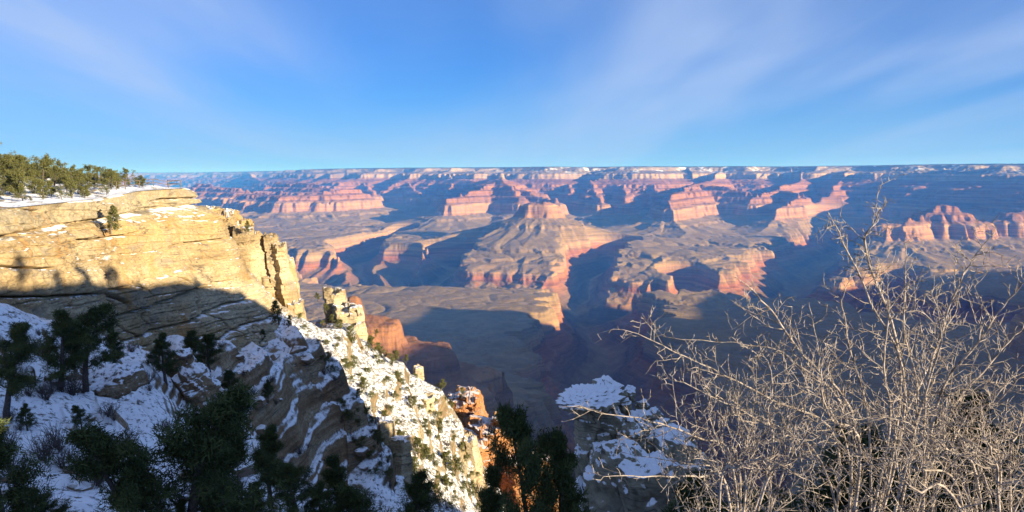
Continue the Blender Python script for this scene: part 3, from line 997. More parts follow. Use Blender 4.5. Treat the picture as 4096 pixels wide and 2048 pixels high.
towers('rock_ledge', [(424, 394, 157, 9, 22, 2.6, .12, -.05, 3.4), (412, 404, 154, 9, 16, 2.4, .1, -.05, 3.4)], M_CLIFF, 341, 'cream rock ledge midway down the sunny snow slope', 'rock', amp=.55)
towers('rock_ledge', [(398, 436, 128, 9, 22, 2.4, .06, -.1, 3), (386, 420, 129, 7, 16, 2.2, .05, -.1, 3)], M_CLIFF, 351, 'cream rock ledge beside the edge of the shade on the slope', 'rock', amp=.55)
towers('rock_ledge', [(470, 436, 161, 10, 14, 2.4, .16, 0, 3)], M_CLIFF, 361, 'small cream ledge at the right foot of the sunny slope', 'rock', amp=.5)
towers('boulder', [(418, 366, 166, 5, 10, 1.3, 0, 0, 2.6)], M_CLIFF, 371, 'lone cream boulder on the skyline of the sunny slope', 'boulder', amp=.4)
towers('orange_tower', [(470, 391, 262, 60, 28, 8, .15, 0, 3), (458, 398, 258, 60, 24, 8, .1, 0, 3)], M_ORANGE, 381, 'rust brown rock tower above the bright orange cliff', 'rock')
towers('orange_cliff', [(505, 416, 240, 70, 26, 6, .12, 0, 3), (488, 424, 238, 70, 40, 7, .08, 0, 3), (474, 436, 232, 60, 30, 7, .05, 0, 3), (520, 452, 236, 70, 60, 8, .1, 0, 3)], M_ORANGE, 391, 'bright orange sunlit cliff behind the dark pine', 'rock')


# ------------------------------------------------------------------ plants
def leaf_material(name, c0, c1, c2):
    b = NB(name)
    t = b.attr('tint')
    col = b.ramp(t, [(0.0, c0), (.5, c1), (1.0, c2)])
    b.p.inputs['Roughness'].default_value = .7
    return b.color(col)


def bark_material(name, c0, c1, scale=9.0):
    b = NB(name)
    return b.color(b.ramp(b.noise(scale, 4, .65), [(.35, c0), (.65, c1)]))


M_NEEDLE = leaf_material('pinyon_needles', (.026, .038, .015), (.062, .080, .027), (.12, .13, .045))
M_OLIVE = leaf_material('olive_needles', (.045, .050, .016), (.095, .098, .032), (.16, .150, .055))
M_BARK = bark_material('bark', (.050, .040, .033), (.12, .10, .085))
M_TWIG = bark_material('brush_twigs', (.075, .062, .058), (.16, .135, .12))
M_PALE = bark_material('pale_twigs', (.12, .093, .076), (.43, .37, .315), 22.0)


def tube(path, radii, sides=5):
    """tapered tube along a path -> verts, quads"""
    P = np.asarray(path, float)
    Rr = np.asarray(radii, float)
    T = np.gradient(P, axis=0)
    T /= np.linalg.norm(T, axis=1)[:, None] + 1e-9
    ref = np.where(np.abs(T[:, 2:3]) > .9, np.array([[1., 0, 0]]), np.array([[0, 0, 1.]]))
    U = np.cross(T, ref)
    U /= np.linalg.norm(U, axis=1)[:, None] + 1e-9
    W = np.cross(T, U)
    a = np.linspace(0, 2 * np.pi, sides, endpoint=False)
    ring = P[:, None, :] + Rr[:, None, None] * (np.cos(a)[None, :, None] * U[:, None, :] + np.sin(a)[None, :, None] * W[:, None, :])
    return ring.reshape(-1, 3), grid_faces(len(P), sides, True)


class Soup:
    def __init__(self):
        self.v, self.f, self.n = [], [], 0

    def add(self, v, f):
        self.v.append(v)
        self.f.append(f + self.n)
        self.n += len(v)

    def get(self):
        return np.concatenate(self.v), np.concatenate(self.f)


def limb_path(rng, p, d, length, n=6, wander=.25, lift=.0):
    d = d / np.linalg.norm(d)
    out = [p]
    for i in range(n):
        d = d + rng.normal(0, wander, 3) * .5 + np.array([0, 0, lift])
        d /= np.linalg.norm(d)
        p = p + d * length / n
        out.append(p)
    return np.array(out)


def tree_meshes(seed, h, spread, leaves, leaf, kind='round', clump=.34, lean=.08, limbs=13, bare=.12, thin=.34):
    """trunk verts/faces and crown triangles of a pinyon-like tree standing at the origin"""
    rng = np.random.default_rng(seed)
    wood = Soup()
    tr = limb_path(rng, np.zeros(3), np.array([rng.normal(0, lean), rng.normal(0, lean), 1.]), h * .93, 10, .16, .05)
    tr[0, 2] -= .5
    wood.add(*tube(tr, np.linspace(h * .030 + .03, .015, len(tr)), 7))
    cl = []
    for i in range(limbs):
        u = bare + (1 - bare) * ((i + rng.random() * .8) / limbs)
        k = u * (len(tr) - 1)
        p = tr[int(k)] + (tr[min(int(k) + 1, len(tr) - 1)] - tr[int(k)]) * (k % 1)
        a = i * 2.4 + rng.normal(0, .5)
        if kind == 'round':
            env = (math.sin(math.pi * min(1, (.20 + .80 * u) ** .85)) * .9 + .22) * (.75 + .5 * rng.random())
        else:
            env = (1.08 - u) * .95 * (.7 + .5 * rng.random()) + .08
        L_ = spread * env
        lp = limb_path(rng, p, np.array([math.cos(a), math.sin(a), .30 + .5 * u * (kind == 'round')]), L_, 6, .30, .05)
        r0 = max(.012, h * .010 * (1.1 - u))
        wood.add(*tube(lp, np.linspace(r0, .006, len(lp)), 4))
        for j in range(2, len(lp)):
            cl.append((lp[j], .8 + .3 * rng.random()))
            for q in range(2):
                sp_ = limb_path(rng, lp[j], rng.normal(0, 1, 3) + np.array([math.cos(a), math.sin(a), .5]) * .7, L_ * .34 * (.5 + rng.random() * .7), 3, .35, .05)
                wood.add(*tube(sp_, np.linspace(r0 * .4, .004, len(sp_)), 3))
                cl.append((sp_[-1], .6 + .5 * rng.random()))
                if rng.random() < .5:
                    cl.append((sp_[1], .5 + .3 * rng.random()))
    cl.append((tr[-1], .8))
    cl.append((tr[-2], .9))
    C0 = np.array([c[0] for c in cl])
    rad = np.array([c[1] for c in cl]) * clump
    tone = rng.random(len(cl))
    w = rad ** 2
    idx = rng.choice(len(cl), leaves, p=w / w.sum())
    off = rng.normal(0, 1, (leaves, 3))
    off /= np.linalg.norm(off, axis=1)[:, None]
    off *= (rng.random(leaves) ** .45)[:, None] * np.array([1, 1, .72])
    P = C0[idx] + off * rad[idx][:, None]
    d1 = rng.normal(0, 1, (leaves, 3)) + off * .8 + np.array([0, 0, .3])
    d1 /= np.linalg.norm(d1, axis=1)[:, None]
    d2 = np.cross(d1, rng.normal(0, 1, (leaves, 3)))
    d2 /= np.linalg.norm(d2, axis=1)[:, None] + 1e-9
    ls = leaf * (.6 + .8 * rng.random(leaves))[:, None]
    V = np.stack([P - d2 * ls * thin, P + d2 * ls * thin, P + d1 * ls * 1.5], 1).reshape(-1, 3)
    F = np.arange(leaves * 3).reshape(-1, 3)
    tint = np.repeat(np.clip(.62 * tone[idx] + .38 * rng.random(leaves), 0, 1), 3)
    return wood.get(), (V, F, tint)


def make_tree(name, seed, h, spread, leaves, leaf, mat=None, **kw):
    (wv, wf), (cv, cf, tint) = tree_meshes(seed, h, spread, leaves, leaf, **kw)
    root = bpy.data.objects.new(name, None)
    C.objects.link(root)
    link_mesh('trunk', wv, wf, M_BARK, root)
    link_mesh('crown', cv, cf, mat or M_NEEDLE, root, smooth=False, attrs={'tint': tint})
    root['proto_h'] = h
    return root


def copy_thing(root):
    c = root.copy()
    C.objects.link(c)
    for ch in root.children:
        d = ch.copy()
        C.objects.link(d)
        d.parent = c
        d.matrix_parent_inverse = ch.matrix_parent_inverse
    return c


_used = set()


def place(root, p, size, rz, label=None, cat=None, group=None, tilt=0.0):
    o = copy_thing(root) if root.name in _used else root
    _used.add(root.name)
    o.location = (float(p[0]), float(p[1]), float(p[2]))
    k = size / root['proto_h'] if 'proto_h' in root else size
    o.scale = (k, k, k)
    o.rotation_euler = (tilt, 0, rz)
    tag(o, label, cat, group)
    return o


def ground_at(px, py, tmin=6.0, tmax=320.0):
    r = ray(px, py)
    t = np.geomspace(tmin, tmax, 900)
    x, y, z = r[0] * t, r[1] * t, r[2] * t
    hit = np.nonzero(z <= hill_z(x, y))[0]
    if len(hit) == 0:
        return None
    i = hit[0]
    return np.array([x[i], y[i], float(hill_z(x[i:i + 1], y[i:i + 1])[0])])


def on_hill(x, y):
    return np.array([x, y, float(hill_z(np.array([x]), np.array([y]))[0])])


def brush_mesh(seed, n=26, h=1.0, spread=.8, twigs=5):
    rng = np.random.default_rng(seed)
    s_ = Soup()
    for i in range(n):
        a = rng.random() * 6.28
        d = np.array([math.cos(a) * rng.random() * spread, math.sin(a) * rng.random() * spread, .5 + .5 * rng.random()])
        lp = limb_path(rng, rng.normal(0, .08, 3) * np.array([1, 1, 0]), d, h * (.6 + .5 * rng.random()), 6, .28, .03)
        s_.add(*tube(lp, np.linspace(.016, .005, len(lp)) * h, 3))
        for j in range(twigs):
            k = 1 + int(rng.random() * (len(lp) - 2))
            tp = limb_path(rng, lp[k], (lp[k + 1] - lp[k]) / np.linalg.norm(lp[k + 1] - lp[k]) + rng.normal(0, .6, 3), h * (.2 + .25 * rng.random()), 3, .35, .03)
            s_.add(*tube(tp, np.linspace(.007, .003, len(tp)) * h, 3))
    return s_.get()


def make_brush(name, seed, **kw):
    v, f = brush_mesh(seed, **kw)
    o = link_mesh(name, v, f, M_TWIG)
    o['proto_h'] = 1.0
    return o


def small_bush(name, seed, mat):
    (wv, wf), (cv, cf, tint) = tree_meshes(seed, 1.0, .75, 900, .085, kind='round', clump=.26, limbs=9, bare=.05)
    o = link_mesh(name, cv, cf, mat, smooth=False, attrs={'tint': tint})
    o['proto_h'] = 1.0
    return o


rnd_ = random.Random(12)

# trees on the clifftop
T_TOP = [make_tree('pinyon_tree', 401 + i, 4.5, (2.0, 2.7, 1.5, 2.2, 2.3)[i], (2600, 3000, 2200, 1500, 3000)[i], .16, M_OLIVE, kind=('round', 'round', 'cone', 'round', 'round')[i], clump=(.46, .5, .42, .34, .48)[i], limbs=(12, 13, 16, 9, 11)[i], bare=(.14, .08, .1, .3, .05)[i], lean=.14) for i in range(5)]
TOPS = []
_tries = 0
while len(TOPS) < 290 and _tries < 16000:
    _tries += 1
    yy = rnd_.uniform(80, 172)
    vv = rnd_.uniform(1.2, 62)
    xx = float(np.interp(yy, _WY, _WX)) - vv
    ppx = HX + F_PX * xx / yy
    if ppx < -60 or ppx > 152:
        continue
    front = vv < 8
    if front and rnd_.random() < .5 and ppx < 110:
        continue
    if ppx > 110 and vv < 3:
        continue
    if pn(xx / 11, yy / 11, 243) < -.6:
        continue
    hgt = rnd_.choice((.9, 1.3, 1.7, 2.1, 2.6, 3.1, 3.8)) * rnd_.uniform(.9, 1.2) * (1 - .35 * float(sstep(40, 150, ppx)))
    if front and ppx < 110:
        hgt *= .6
    if min([9] + [math.hypot(xx - a, yy - b_) for a, b_, _ in TOPS]) < .4 + .30 * hgt:
        continue
    TOPS.append((xx, yy, hgt))
for i, (xx, yy, hgt) in enumerate(TOPS):
    zz = float(plateau_z(np.array([xx]), np.array([yy]))[0])
    place(T_TOP[i % 5], (xx, yy, zz - .05), hgt, rnd_.uniform(0, 6.28), 'olive green pinyon in the crowd of low trees on the snowy clifftop', 'tree', 'pinyons crowding the clifftop')

# lone trees on the cliff
T_CLIFF = make_tree('pinyon_tree', 411, 4.0, 1.25, 2400, .15, M_OLIVE, kind='cone', clump=.34, limbs=15, bare=.04, lean=.03)
p = at_y(108, 231, 104)
place(T_CLIFF, (p[0] + .3, p[1], p[2]), 3.6, .5, 'small conical green pinyon growing out of the sunny cliff face', 'tree')
for (px, py, y, hh, lab) in ((174, 208, 131, 2.4, 'small thin pinyon on the ledge below the railing'), (279, 322, 118, 3.6, 'dark upright little tree before the foot of the sunlit pillars'), (288, 326, 120, 1.8, 'low dark shrub to the right of the little upright tree'),
                             (246, 232, 142, 2.2, 'green bush tucked behind the top of the banded pillars')):
    p = at_y(px, py, y)
    place(T_CLIFF, p, hh, rnd_.uniform(0, 6), lab, 'tree' if hh > 2 else 'shrub')

# dark trees on the shaded slope: (px of trunk, py of base, height m, proto, label)
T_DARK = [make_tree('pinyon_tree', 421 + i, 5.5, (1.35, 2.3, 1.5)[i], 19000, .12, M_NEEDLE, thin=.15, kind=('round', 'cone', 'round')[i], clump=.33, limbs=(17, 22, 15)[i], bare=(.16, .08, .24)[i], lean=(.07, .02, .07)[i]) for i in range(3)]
DARK = [(190, 560, 8.2, 1, 'largest dark pinyon on the shaded slope, its tip over the striped ledges'),
        (134, 566, 6.0, 2, 'dark open pinyon with a bare trunk on the lower shaded slope'),
        (14, 570, 5.4, 0, 'dark rounded pinyon filling the bottom left corner'),
        (86, 392, 7.6, 2, 'tall dark pinyon in front of the wall with its trunk in snow'),
        (6, 420, 6.4, 2, 'dark leaning snag-like pinyon at the left edge'),
        (190, 386, 6.8, 0, 'dark bushy pinyon at the base of the wall above the leaning boulder'),
        (166, 384, 5.6, 0, 'narrow dark pinyon to the left of the bushy one at the wall foot'),
        (210, 376, 6.0, 2, 'dark low pinyon to the right of the bushy one at the wall foot'),
        (114, 372, 4.6, 0, 'small dark pinyon between the snow and the wall foot'),
        (60, 388, 6.2, 0, 'dense dark pinyon crowding the tall one before the wall'),
        (222, 560, 6.4, 0, 'dark pinyon leaning against the largest one on its right'),
        (28, 432, 1.9, 0, 'small dark pinyon alone on the left snow patch'),
        (82, 432, 2.0, 1, 'little upright pinyon alone in open snow'),
        (268, 398, 3.0, 0, 'dark pinyon on the ledge above the striped rock'),
        (262, 344, 2.2, 0, 'stunted dark pinyon under the banded pillars'),
        (270, 508, 5.2, 0, 'dark pinyon at the right of the large one below the ledges'),
        (300, 530, 4.8, 2, 'dark spreading pinyon low beneath the striped ledges'),
        (340, 540, 5.6, 0, 'dark pinyon at the bottom of the striped rock'),
        (368, 560, 6.0, 1, 'dark pointed pinyon at the bottom edge under the striped rock'),
        (414, 560, 6.0, 0, 'dark pinyon low in front of the sunny snow slope'),
        (232, 468, 2.6, 2, 'dark shrubby pinyon against the lowest snow shelf'),
        (106, 478, 2.6, 0, 'dark pinyon behind the open one on the lower slope'),
        (52, 540, 2.4, 1, 'dark pointed pinyon above the bottom left corner'),
        (170, 560, 2.6, 2, 'dark pinyon at the bottom edge left of the largest one'),
        (252, 545, 3.4, 0, 'dark pinyon at the bottom edge right of the largest one'),
        (322, 540, 3.6, 0, 'dark pinyon at the bottom edge below the last striped ledges'),
        (232, 398, 4.4, 2, 'dark pinyon on the snow just under the wall, right of the bushy group')]
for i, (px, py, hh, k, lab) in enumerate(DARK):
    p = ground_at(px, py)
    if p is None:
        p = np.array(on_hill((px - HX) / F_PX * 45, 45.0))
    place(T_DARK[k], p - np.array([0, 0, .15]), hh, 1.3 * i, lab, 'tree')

# dark pine before the orange cliff, and its neighbours on the right
PINES = [(530, 22, 408, 4.6, 'dark pine silhouetted before the orange cliff beside the rock outcrop', 2), (500, 24, 470, 4.0, 'lower dark pine at the left foot of the silhouetted one', 0), (556, 23, 432, 4.0, 'dark pine squeezed between the silhouetted one and the rock outcrop', 0),
         (690, 24, 478, 5, 'dark tree right below the snowy rock outcrop', 0), (760, 20, 470, 5, 'dark pine behind the left half of the bare bush', 2),
         (830, 22, 448, 5.5, 'dark pine behind the middle of the bare bush', 0), (905, 19, 432, 5.5, 'dark pine behind the right half of the bare bush', 2), (990, 21, 398, 6, 'dark pine at the right edge behind the bare bush', 0), (945, 26, 425, 5, 'dark pine farther back behind the bare bush', 1)]
for i, (px, y, pytop, hh, lab, k) in enumerate(PINES):
    top = at_y(px, pytop, y)
    g = on_hill(top[0], top[1])
    size = max(hh, min(top[2] - g[2], 9.5))
    o = place(T_DARK[k], (top[0], top[1], top[2] - size * .97), size, 2.1 * i, lab, 'tree')
    if px < 600:
        o.scale = (o.scale[0] * .58, o.scale[1] * .58, o.scale[2])

# bare brush on the shaded snow
B_DARK = [make_brush('brush', 441 + i, n=34, twigs=6) for i in range(3)]
for i, (px, py, hh) in enumerate(((72, 396, 1.9), (146, 384, 1.6), (132, 352, 1.3), (44, 462, 1.7), (58, 452, 1.8), (66, 470, 1.6), (98, 486, 2.0), (10, 480, 1.8), (128, 448, 1.5), (30, 520, 1.6), (205, 505, 1.6), (150, 506, 1.6), (240, 436, 1.2), (226, 500, 1.5), (20, 380, 1.4), (86, 372, 1.3), (110, 420, 1.2), (6, 452, 1.5), (300, 470, 1.6), (46, 400, 1.2))):
    p = ground_at(px, py)
    if p is not None:
        place(B_DARK[i % 3], p - np.array([0, 0, .05]), hh, 1.7 * i, 'leafless dark twiggy brush poking through the shaded snow', 'brush', 'bare brush on the shaded snow')

# brush and loose rocks scattered over the shaded snow
_n = 0
while _n < 42:
    px, py = rnd_.uniform(0, 360), rnd_.uniform(310, 510)
    p = ground_at(px, py)
    if p is None or p[1] > 118:
        continue
    place(B_DARK[_n % 3], p - np.array([0, 0, .05]), rnd_.uniform(.6, 1.3), rnd_.uniform(0, 6), 'leafless dark twiggy brush poking through the shaded snow', 'brush', 'bare brush on the shaded snow')
    _n += 1


def loose_rock(seed):
    rg = np.random.default_rng(seed)
    u, v = np.meshgrid(np.linspace(0, 2 * np.pi, 22, endpoint=False), np.linspace(.03, np.pi - .03, 14))
    d = np.stack([np.sin(v) * np.cos(u), np.sin(v) * np.sin(u), np.cos(v)], -1)
    r = np.full(u.shape, 9.)
    for i in range(12):
        nr = rg.normal(0, 1, 3)
        nr /= np.linalg.norm(nr)
        cs = d @ nr
        r = np.minimum(r, np.where(cs > .15, (.7 + .4 * rg.random()) / np.maximum(cs, .15), 9))
    P = (d * np.minimum(r, 1.3)[..., None] * np.array([.75, .55, .42])).reshape(-1, 3)
    o = link_mesh('rock', P, grid_faces(14, 22, True)[:, ::-1], M_LOOSE, smooth=False)
    o['proto_h'] = 1.0
    return o


M_LOOSE = near_rock('loose_rock', (.28, .22, .15), (.18, .13, .085), (.09, .07, .05), .70, .85, .9)
ROCKS = [loose_rock(700 + i) for i in range(4)]
_n = 0
while _n < 70:
    px, py = rnd_.uniform(0, 370), rnd_.uniform(305, 512)
    p = ground_at(px, py)
    if p is None or p[1] > 122:
        continue
    place(ROCKS[_n % 4], p, rnd_.choice((.5, .7, .9, 1.3, 1.8)), rnd_.uniform(0, 6), 'loose brown rock half sunk in the shaded snow', 'rock', 'loose rocks on the shaded snow')
    _n += 1

# shrubs and small trees on the sunny snow slope
T_SUN = [make_tree('pinyon_tree', 451 + i, 3.5, 1.2, 1500, .16, M_OLIVE, clump=.36, limbs=10, bare=.08) for i in range(3)]
SUN = [(372, 352, 3.4), (382, 358, 3.2), (392, 366, 3.4), (406, 362, 1.8), (440, 392, 3.0), (399, 382, 2.6), (364, 390, 2.4), (352, 345, 1.8), (412, 410, 2.6), (384, 424, 2.6), (356, 400, 2.0), (402, 446, 3.4), (418, 456, 3.6), (430, 462, 3.6), (412, 478, 3.8), (446, 470, 3.8),
       (455, 476, 3.6), (462, 452, 2.6), (440, 430, 2.2), (452, 408, 2.2), (462, 396, 2.0), (436, 500, 3.0), (470, 496, 3.0), (332, 322, 2.0), (340, 330, 2.2), (318, 300, 1.8), (326, 312, 2.0), (350, 338, 2.4), (376, 336, 1.6), (394, 400, 1.6), (425, 430, 2.4), (378, 446, 2.6), (448, 492, 3.2)]
for i, (px, py, hh) in enumerate(SUN):
    p = ground_at(px, py, 90)
    if p is None:
        p = at_y(px, py, 162)
    place(T_SUN[i % 3], p - np.array([0, 0, .1]), hh, 1.1 * i, 'small olive pinyon among the sunlit snow on the steep slope', 'tree', 'pinyons on the sunny snow slope')
B_SUN = [small_bush('shrub', 461 + i, M_OLIVE) for i in range(2)] + [make_brush('shrub', 471, n=30, twigs=5)]
_n = 0
_tries = 0
while _n < 210 and _tries < 4000:
    _tries += 1
    px, py = rnd_.uniform(296, 484), rnd_.uniform(283, 512)
    p = ground_at(px, py, 100)
    if p is None or p[1] < 118 or p[1] > 185 or p @ np.array([PERP[0], PERP[1], 0]) < 88:
        continue
    place(B_SUN[_n % 3], p - np.array([0, 0, .05]), rnd_.uniform(.5, 1.3), rnd_.uniform(0, 6), 'knee high shrub dotting the sunlit snow slope', 'shrub', 'low shrubs on the sunny snow slope')
    _n += 1

# trees on the brink to our right that cast the tree shadows
T_CAST = T_DARK
for i, (c_, a_, hh) in enumerate(((47, 33, 3.0), (57, 34, 4.2), (59, 36, 3.6), (63.5, 34, 2.4), (74, 35, 2.2), (80, 34, 1.8), (41, 36, 4), (36, 40, 4), (52, 44, 4.2))):
    q = c_ * PERP + a_ * SH
    place(T_CAST[i % 3], on_hill(q[0], q[1]) - np.array([0, 0, .1]), hh, i, 'pinyon on the brink to the right of the view', 'tree', 'pinyons on the brink beyond the right edge')


# ------------------------------------------------------------------ railing at the lookout
def build_railing():
    b = NB('railing_metal')
    b.p.inputs['Roughness'].default_value = .6
    m_ = b.color(b.ramp(b.noise(6, 3), [(.4, (.10, .075, .055)), (.6, (.16, .12, .09))]))
    pts = [(118, 117), (127, 122.5), (141, 126.5), (155, 129.5), (170, 132), (182, 133)]
    P = []
    for px, y in pts:
        x = (px - HX) / F_PX * y
        x = min(x, float(np.interp(y, _WY, _WX)) - .5)
        P.append(np.array([x, y, float(plateau_z(np.array([x]), np.array([y]))[0]) - .1]))
    q = P[-1] + np.array([-3.4, 2.6, 0])
    q[2] = P[-1][2] + .1
    P.append(q)
    root = bpy.data.objects.new('railing', None)
    root.location = P[0]
    C.objects.link(root)
    tag(root, 'thin brown metal railing round the lookout on the cliff brink', 'railing')
    o0 = P[0]
    for p in P:
        v, f = tube(np.array([p - o0, p - o0 + np.array([0, 0, 1.35])]), [.065, .065], 6)
        link_mesh('post', v, f, m_, root)
    for hgt in (1.3, .75):
        v, f = tube(np.array([p - o0 + np.array([0, 0, hgt]) for p in P]), [.05] * len(P), 6)
        link_mesh('rail', v, f, m_, root)


build_railing()


# ------------------------------------------------------------------ snow capped outcrop in the middle
def blob_rock(items, seed, nu=90, nv=60):
    """items: (px, py, distance, rx, ry, rz, tilt about y, tilt about x): rough faceted boulders merged into one mesh"""
    sp = Soup()
    rg = np.random.default_rng(seed)
    for k, (px, py, y, rx, ry, rz, ta, tb) in enumerate(items):
        c = at_y(px, py, y)
        u = np.linspace(0, 2 * np.pi, nu, endpoint=False)
        v = np.linspace(.02, np.pi - .02, nv)
        U, V = np.meshgrid(u, v)
        d = np.stack([np.sin(V) * np.cos(U), np.sin(V) * np.sin(U), np.cos(V)], -1)
        r = np.full(U.shape, 9.)
        for i in range(11):
            nrm = rg.normal(0, 1, 3)
            nrm[2] *= .8
            nrm /= np.linalg.norm(nrm)
            cs = d @ nrm
            r = np.minimum(r, np.where(cs > .15, (.78 + .3 * rg.random()) / np.maximum(cs, .15), 9))
        r = np.minimum(r, 1.3)
        P = d * r[..., None] * np.array([rx, ry, rz])
        sc = min(rx, ry, rz)
        nse = fbm(P[..., 0] / sc * 1.6 + P[..., 2], P[..., 1] / sc * 1.6 - P[..., 2] * .7, seed + k, 5, .55)
        lay = rnd(np.floor(P[..., 2] / (sc * .22) + .5 * nse), seed + 31 + k) - .5
        P = P * (1 + .15 * nse[..., None]) + d * np.array([1, 1, .2]) * (lay * sc * .14)[..., None]
        M = np.array(Matrix.Rotation(ta, 3, 'Y') @ Matrix.Rotation(tb, 3, 'X'))
        P = P.reshape(-1, 3) @ M.T + c
        sp.add(P, grid_faces(nv, nu, True)[:, ::-1])
    return sp.get()


OUT = [(590, 398, 40, 1.45, 1.3, .40, -.14, .12), (606, 392, 41, .95, 1.1, .58, -.25, 0), (576, 404, 40, .7, .8, .22, -.1, 0), (629, 394, 42, .36, .4, .42, 0, 0), (643, 406, 42, .36, .4, .36, 0, 0), (622, 404, 41.5, .5, .6, .5, 0, 0),
       (592, 432, 40.5, .82, .9, 1.5, .05, 0), (589, 462, 40.5, .85, 1.0, 1.4, -.06, 0), (613, 424, 40, .55, .6, .8, .2, 0), (608, 444, 40, .7, .8, .8, 0, .2),
       (634, 440, 39, .85, 1.0, 1.05, .15, .35), (603, 462, 38.5, .75, .8, .85, -.1, .45), (620, 462, 38, .95, 1.0, 1.0, .1, .4), (654, 434, 39.5, 1.25, 1.1, .85, .38, .35), (676, 452, 38.5, 1.15, 1.1, .9, .42, .35),
       (606, 490, 38, 1.1, 1.2, 1.5, 0, .2), (640, 488, 37, 1.4, 1.3, 1.6, .1, .35), (672, 490, 37, 1.5, 1.3, 1.6, .2, .3), (596, 530, 38.5, 1.4, 1.5, 2.4, 0, 0), (632, 545, 37.5, 1.5, 1.6, 2.4, .1, 0), (668, 548, 37.5, 1.7, 1.6, 2.2, -.1, 0), (598, 410, 40.2, .5, .6, .6, .3, 0), (652, 418, 39.6, .5, .6, .5, .4, 0), (690, 466, 38.2, .7, .7, .8, .3, .3)]
v, f = blob_rock(OUT, 511)
tag(link_mesh('rock_outcrop', v, f, M_GREY), 'grey jointed rock outcrop with an overhanging cap under thick snow', 'rock')
v, f = blob_rock([(182, 366, 84, 1.6, 1.5, 1.9, -.35, .1), (190, 380, 83, 2.0, 1.6, 1.3, -.3, .1), (196, 390, 82, 2.6, 1.7, 1.1, -.3, .2)], 531)
tag(link_mesh('boulder', v, f, M_HILL), 'upright tan boulder leaning out of the shaded ledges', 'boulder')
v, f = blob_rock([(116, 382, 64, 2.2, 1.8, 1.0, .1, .15), (102, 374, 66, 1.6, 1.5, .8, .1, .1)], 541)
tag(link_mesh('boulder', v, f, M_HILL), 'squat snow topped block in the middle of the shaded snow', 'boulder')
v, f = blob_rock([(60, 375, 62, 1.5, 1.2, .7, 0, .15), (50, 388, 58, .8, .8, .8, 0, .15)], 551)
tag(link_mesh('boulder', v, f, M_HILL), 'dark broken rock beside the trunk of the tall pinyon', 'boulder')


# ------------------------------------------------------------------ the bare bush
def twig_tree(sp, rng, path, r0, level, tip=.0008):
    n = len(path)
    L_ = np.linalg.norm(np.diff(path, axis=0), axis=1).sum()
    rad = r0 * (1 - np.linspace(0, 1, n)) ** .8 + tip
    sp.add(*tube(path, rad, 5 if level == 0 else (4 if level == 1 else 3)))
    if level >= 3:
        return
    gap = (.062, .036, .030)[level]
    m_ = int(L_ / gap)
    for i in range(m_):
        u = (i + .3 + rng.random() * .7) / m_
        if level == 0 and u < .12:
            continue
        k = u * (n - 1)
        a = int(k)
        b_ = min(a + 1, n - 1)
        p = path[a] + (path[b_] - path[a]) * (k - a)
        t = path[b_] - path[a] if b_ > a else path[a] - path[a - 1]
        t = t / (np.linalg.norm(t) + 1e-9)
        sd_ = np.cross(t, rng.normal(0, 1, 3))
        sd_ /= np.linalg.norm(sd_) + 1e-9
        d = t * (.35 + .5 * rng.random()) + sd_ + np.array([0, 0, .18])
        if level == 0:
            if rng.random() < .30 * u:
                continue
            ln = (.08 + .40 * rng.random() ** 1.7) * (1.15 - .92 * u)
        elif level == 1:
            ln = min(L_ * .55, .03 + .13 * rng.random() ** 1.5)
        else:
            if rng.random() < .30:
                continue
            ln = .012 + .03 * rng.random()
        nn = max(3, int(ln / .035))
        tp = limb_path(rng, p, d, ln, nn, .34, .02)
        twig_tree(sp, rng, tp, max(.0012, r0 * (1 - u) ** .6 * (.42, .5, .6)[level]), level + 1, tip)


def curve_through(pts, n):
    P = np.array(pts, float)
    t = np.linspace(0, 1, len(P))
    tt = np.linspace(0, 1, n)
    out = np.empty((n, 3))
    # Catmull-Rom
    Q = np.concatenate([[2 * P[0] - P[1]], P, [2 * P[-1] - P[-2]]])
    for i, u in enumerate(tt):
        k = min(int(u * (len(P) - 1)), len(P) - 2)
        w = u * (len(P) - 1) - k
        a, b_, c, d = Q[k], Q[k + 1], Q[k + 2], Q[k + 3]
        out[i] = .5 * (2 * b_ + (c - a) * w + (2 * a - 5 * b_ + 4 * c - d) * w * w + (3 * b_ - a - 3 * c + d) * w ** 3)
    return out


def build_bush(name, label, base, stems, seed, extra=0, box=None):
    """stems: lists of (px, py, distance) from low to tip"""
    rng = np.random.default_rng(seed)
    root = bpy.data.objects.new(name, None)
    root.location = base
    C.objects.link(root)
    tag(root, label, 'bush')
    o0 = np.array(base)
    stems = list(stems)
    for i in range(extra):
        tx, ty = rng.uniform(box[0], box[2]), rng.uniform(box[1], box[3])
        yy = base[1] + rng.normal(0, .35)
        mid = at_y(tx, ty, yy) * .5 + o0 * .5 + rng.normal(0, .16, 3)
        stems.append([mid, at_y(tx, ty, yy)])
    for st in stems:
        pts = [o0 + rng.normal(0, .16, 3) * np.array([1, 1, .2])] + [at_y(*q) if isinstance(q, tuple) else q for q in st]
        P = curve_through(pts, 26)
        P[1:-1] += np.cumsum(rng.normal(0, .006, (24, 3)), axis=0) * np.linspace(0, 1, 24)[:, None]
        L_ = np.linalg.norm(np.diff(P, axis=0), axis=1).sum()
        sp = Soup()
        twig_tree(sp, rng, P - o0, .0028 + .0024 * L_ / 1.5 + .0016 * rng.random(), 0)
        v, f = sp.get()
        link_mesh('stem', v, f, M_PALE, root)


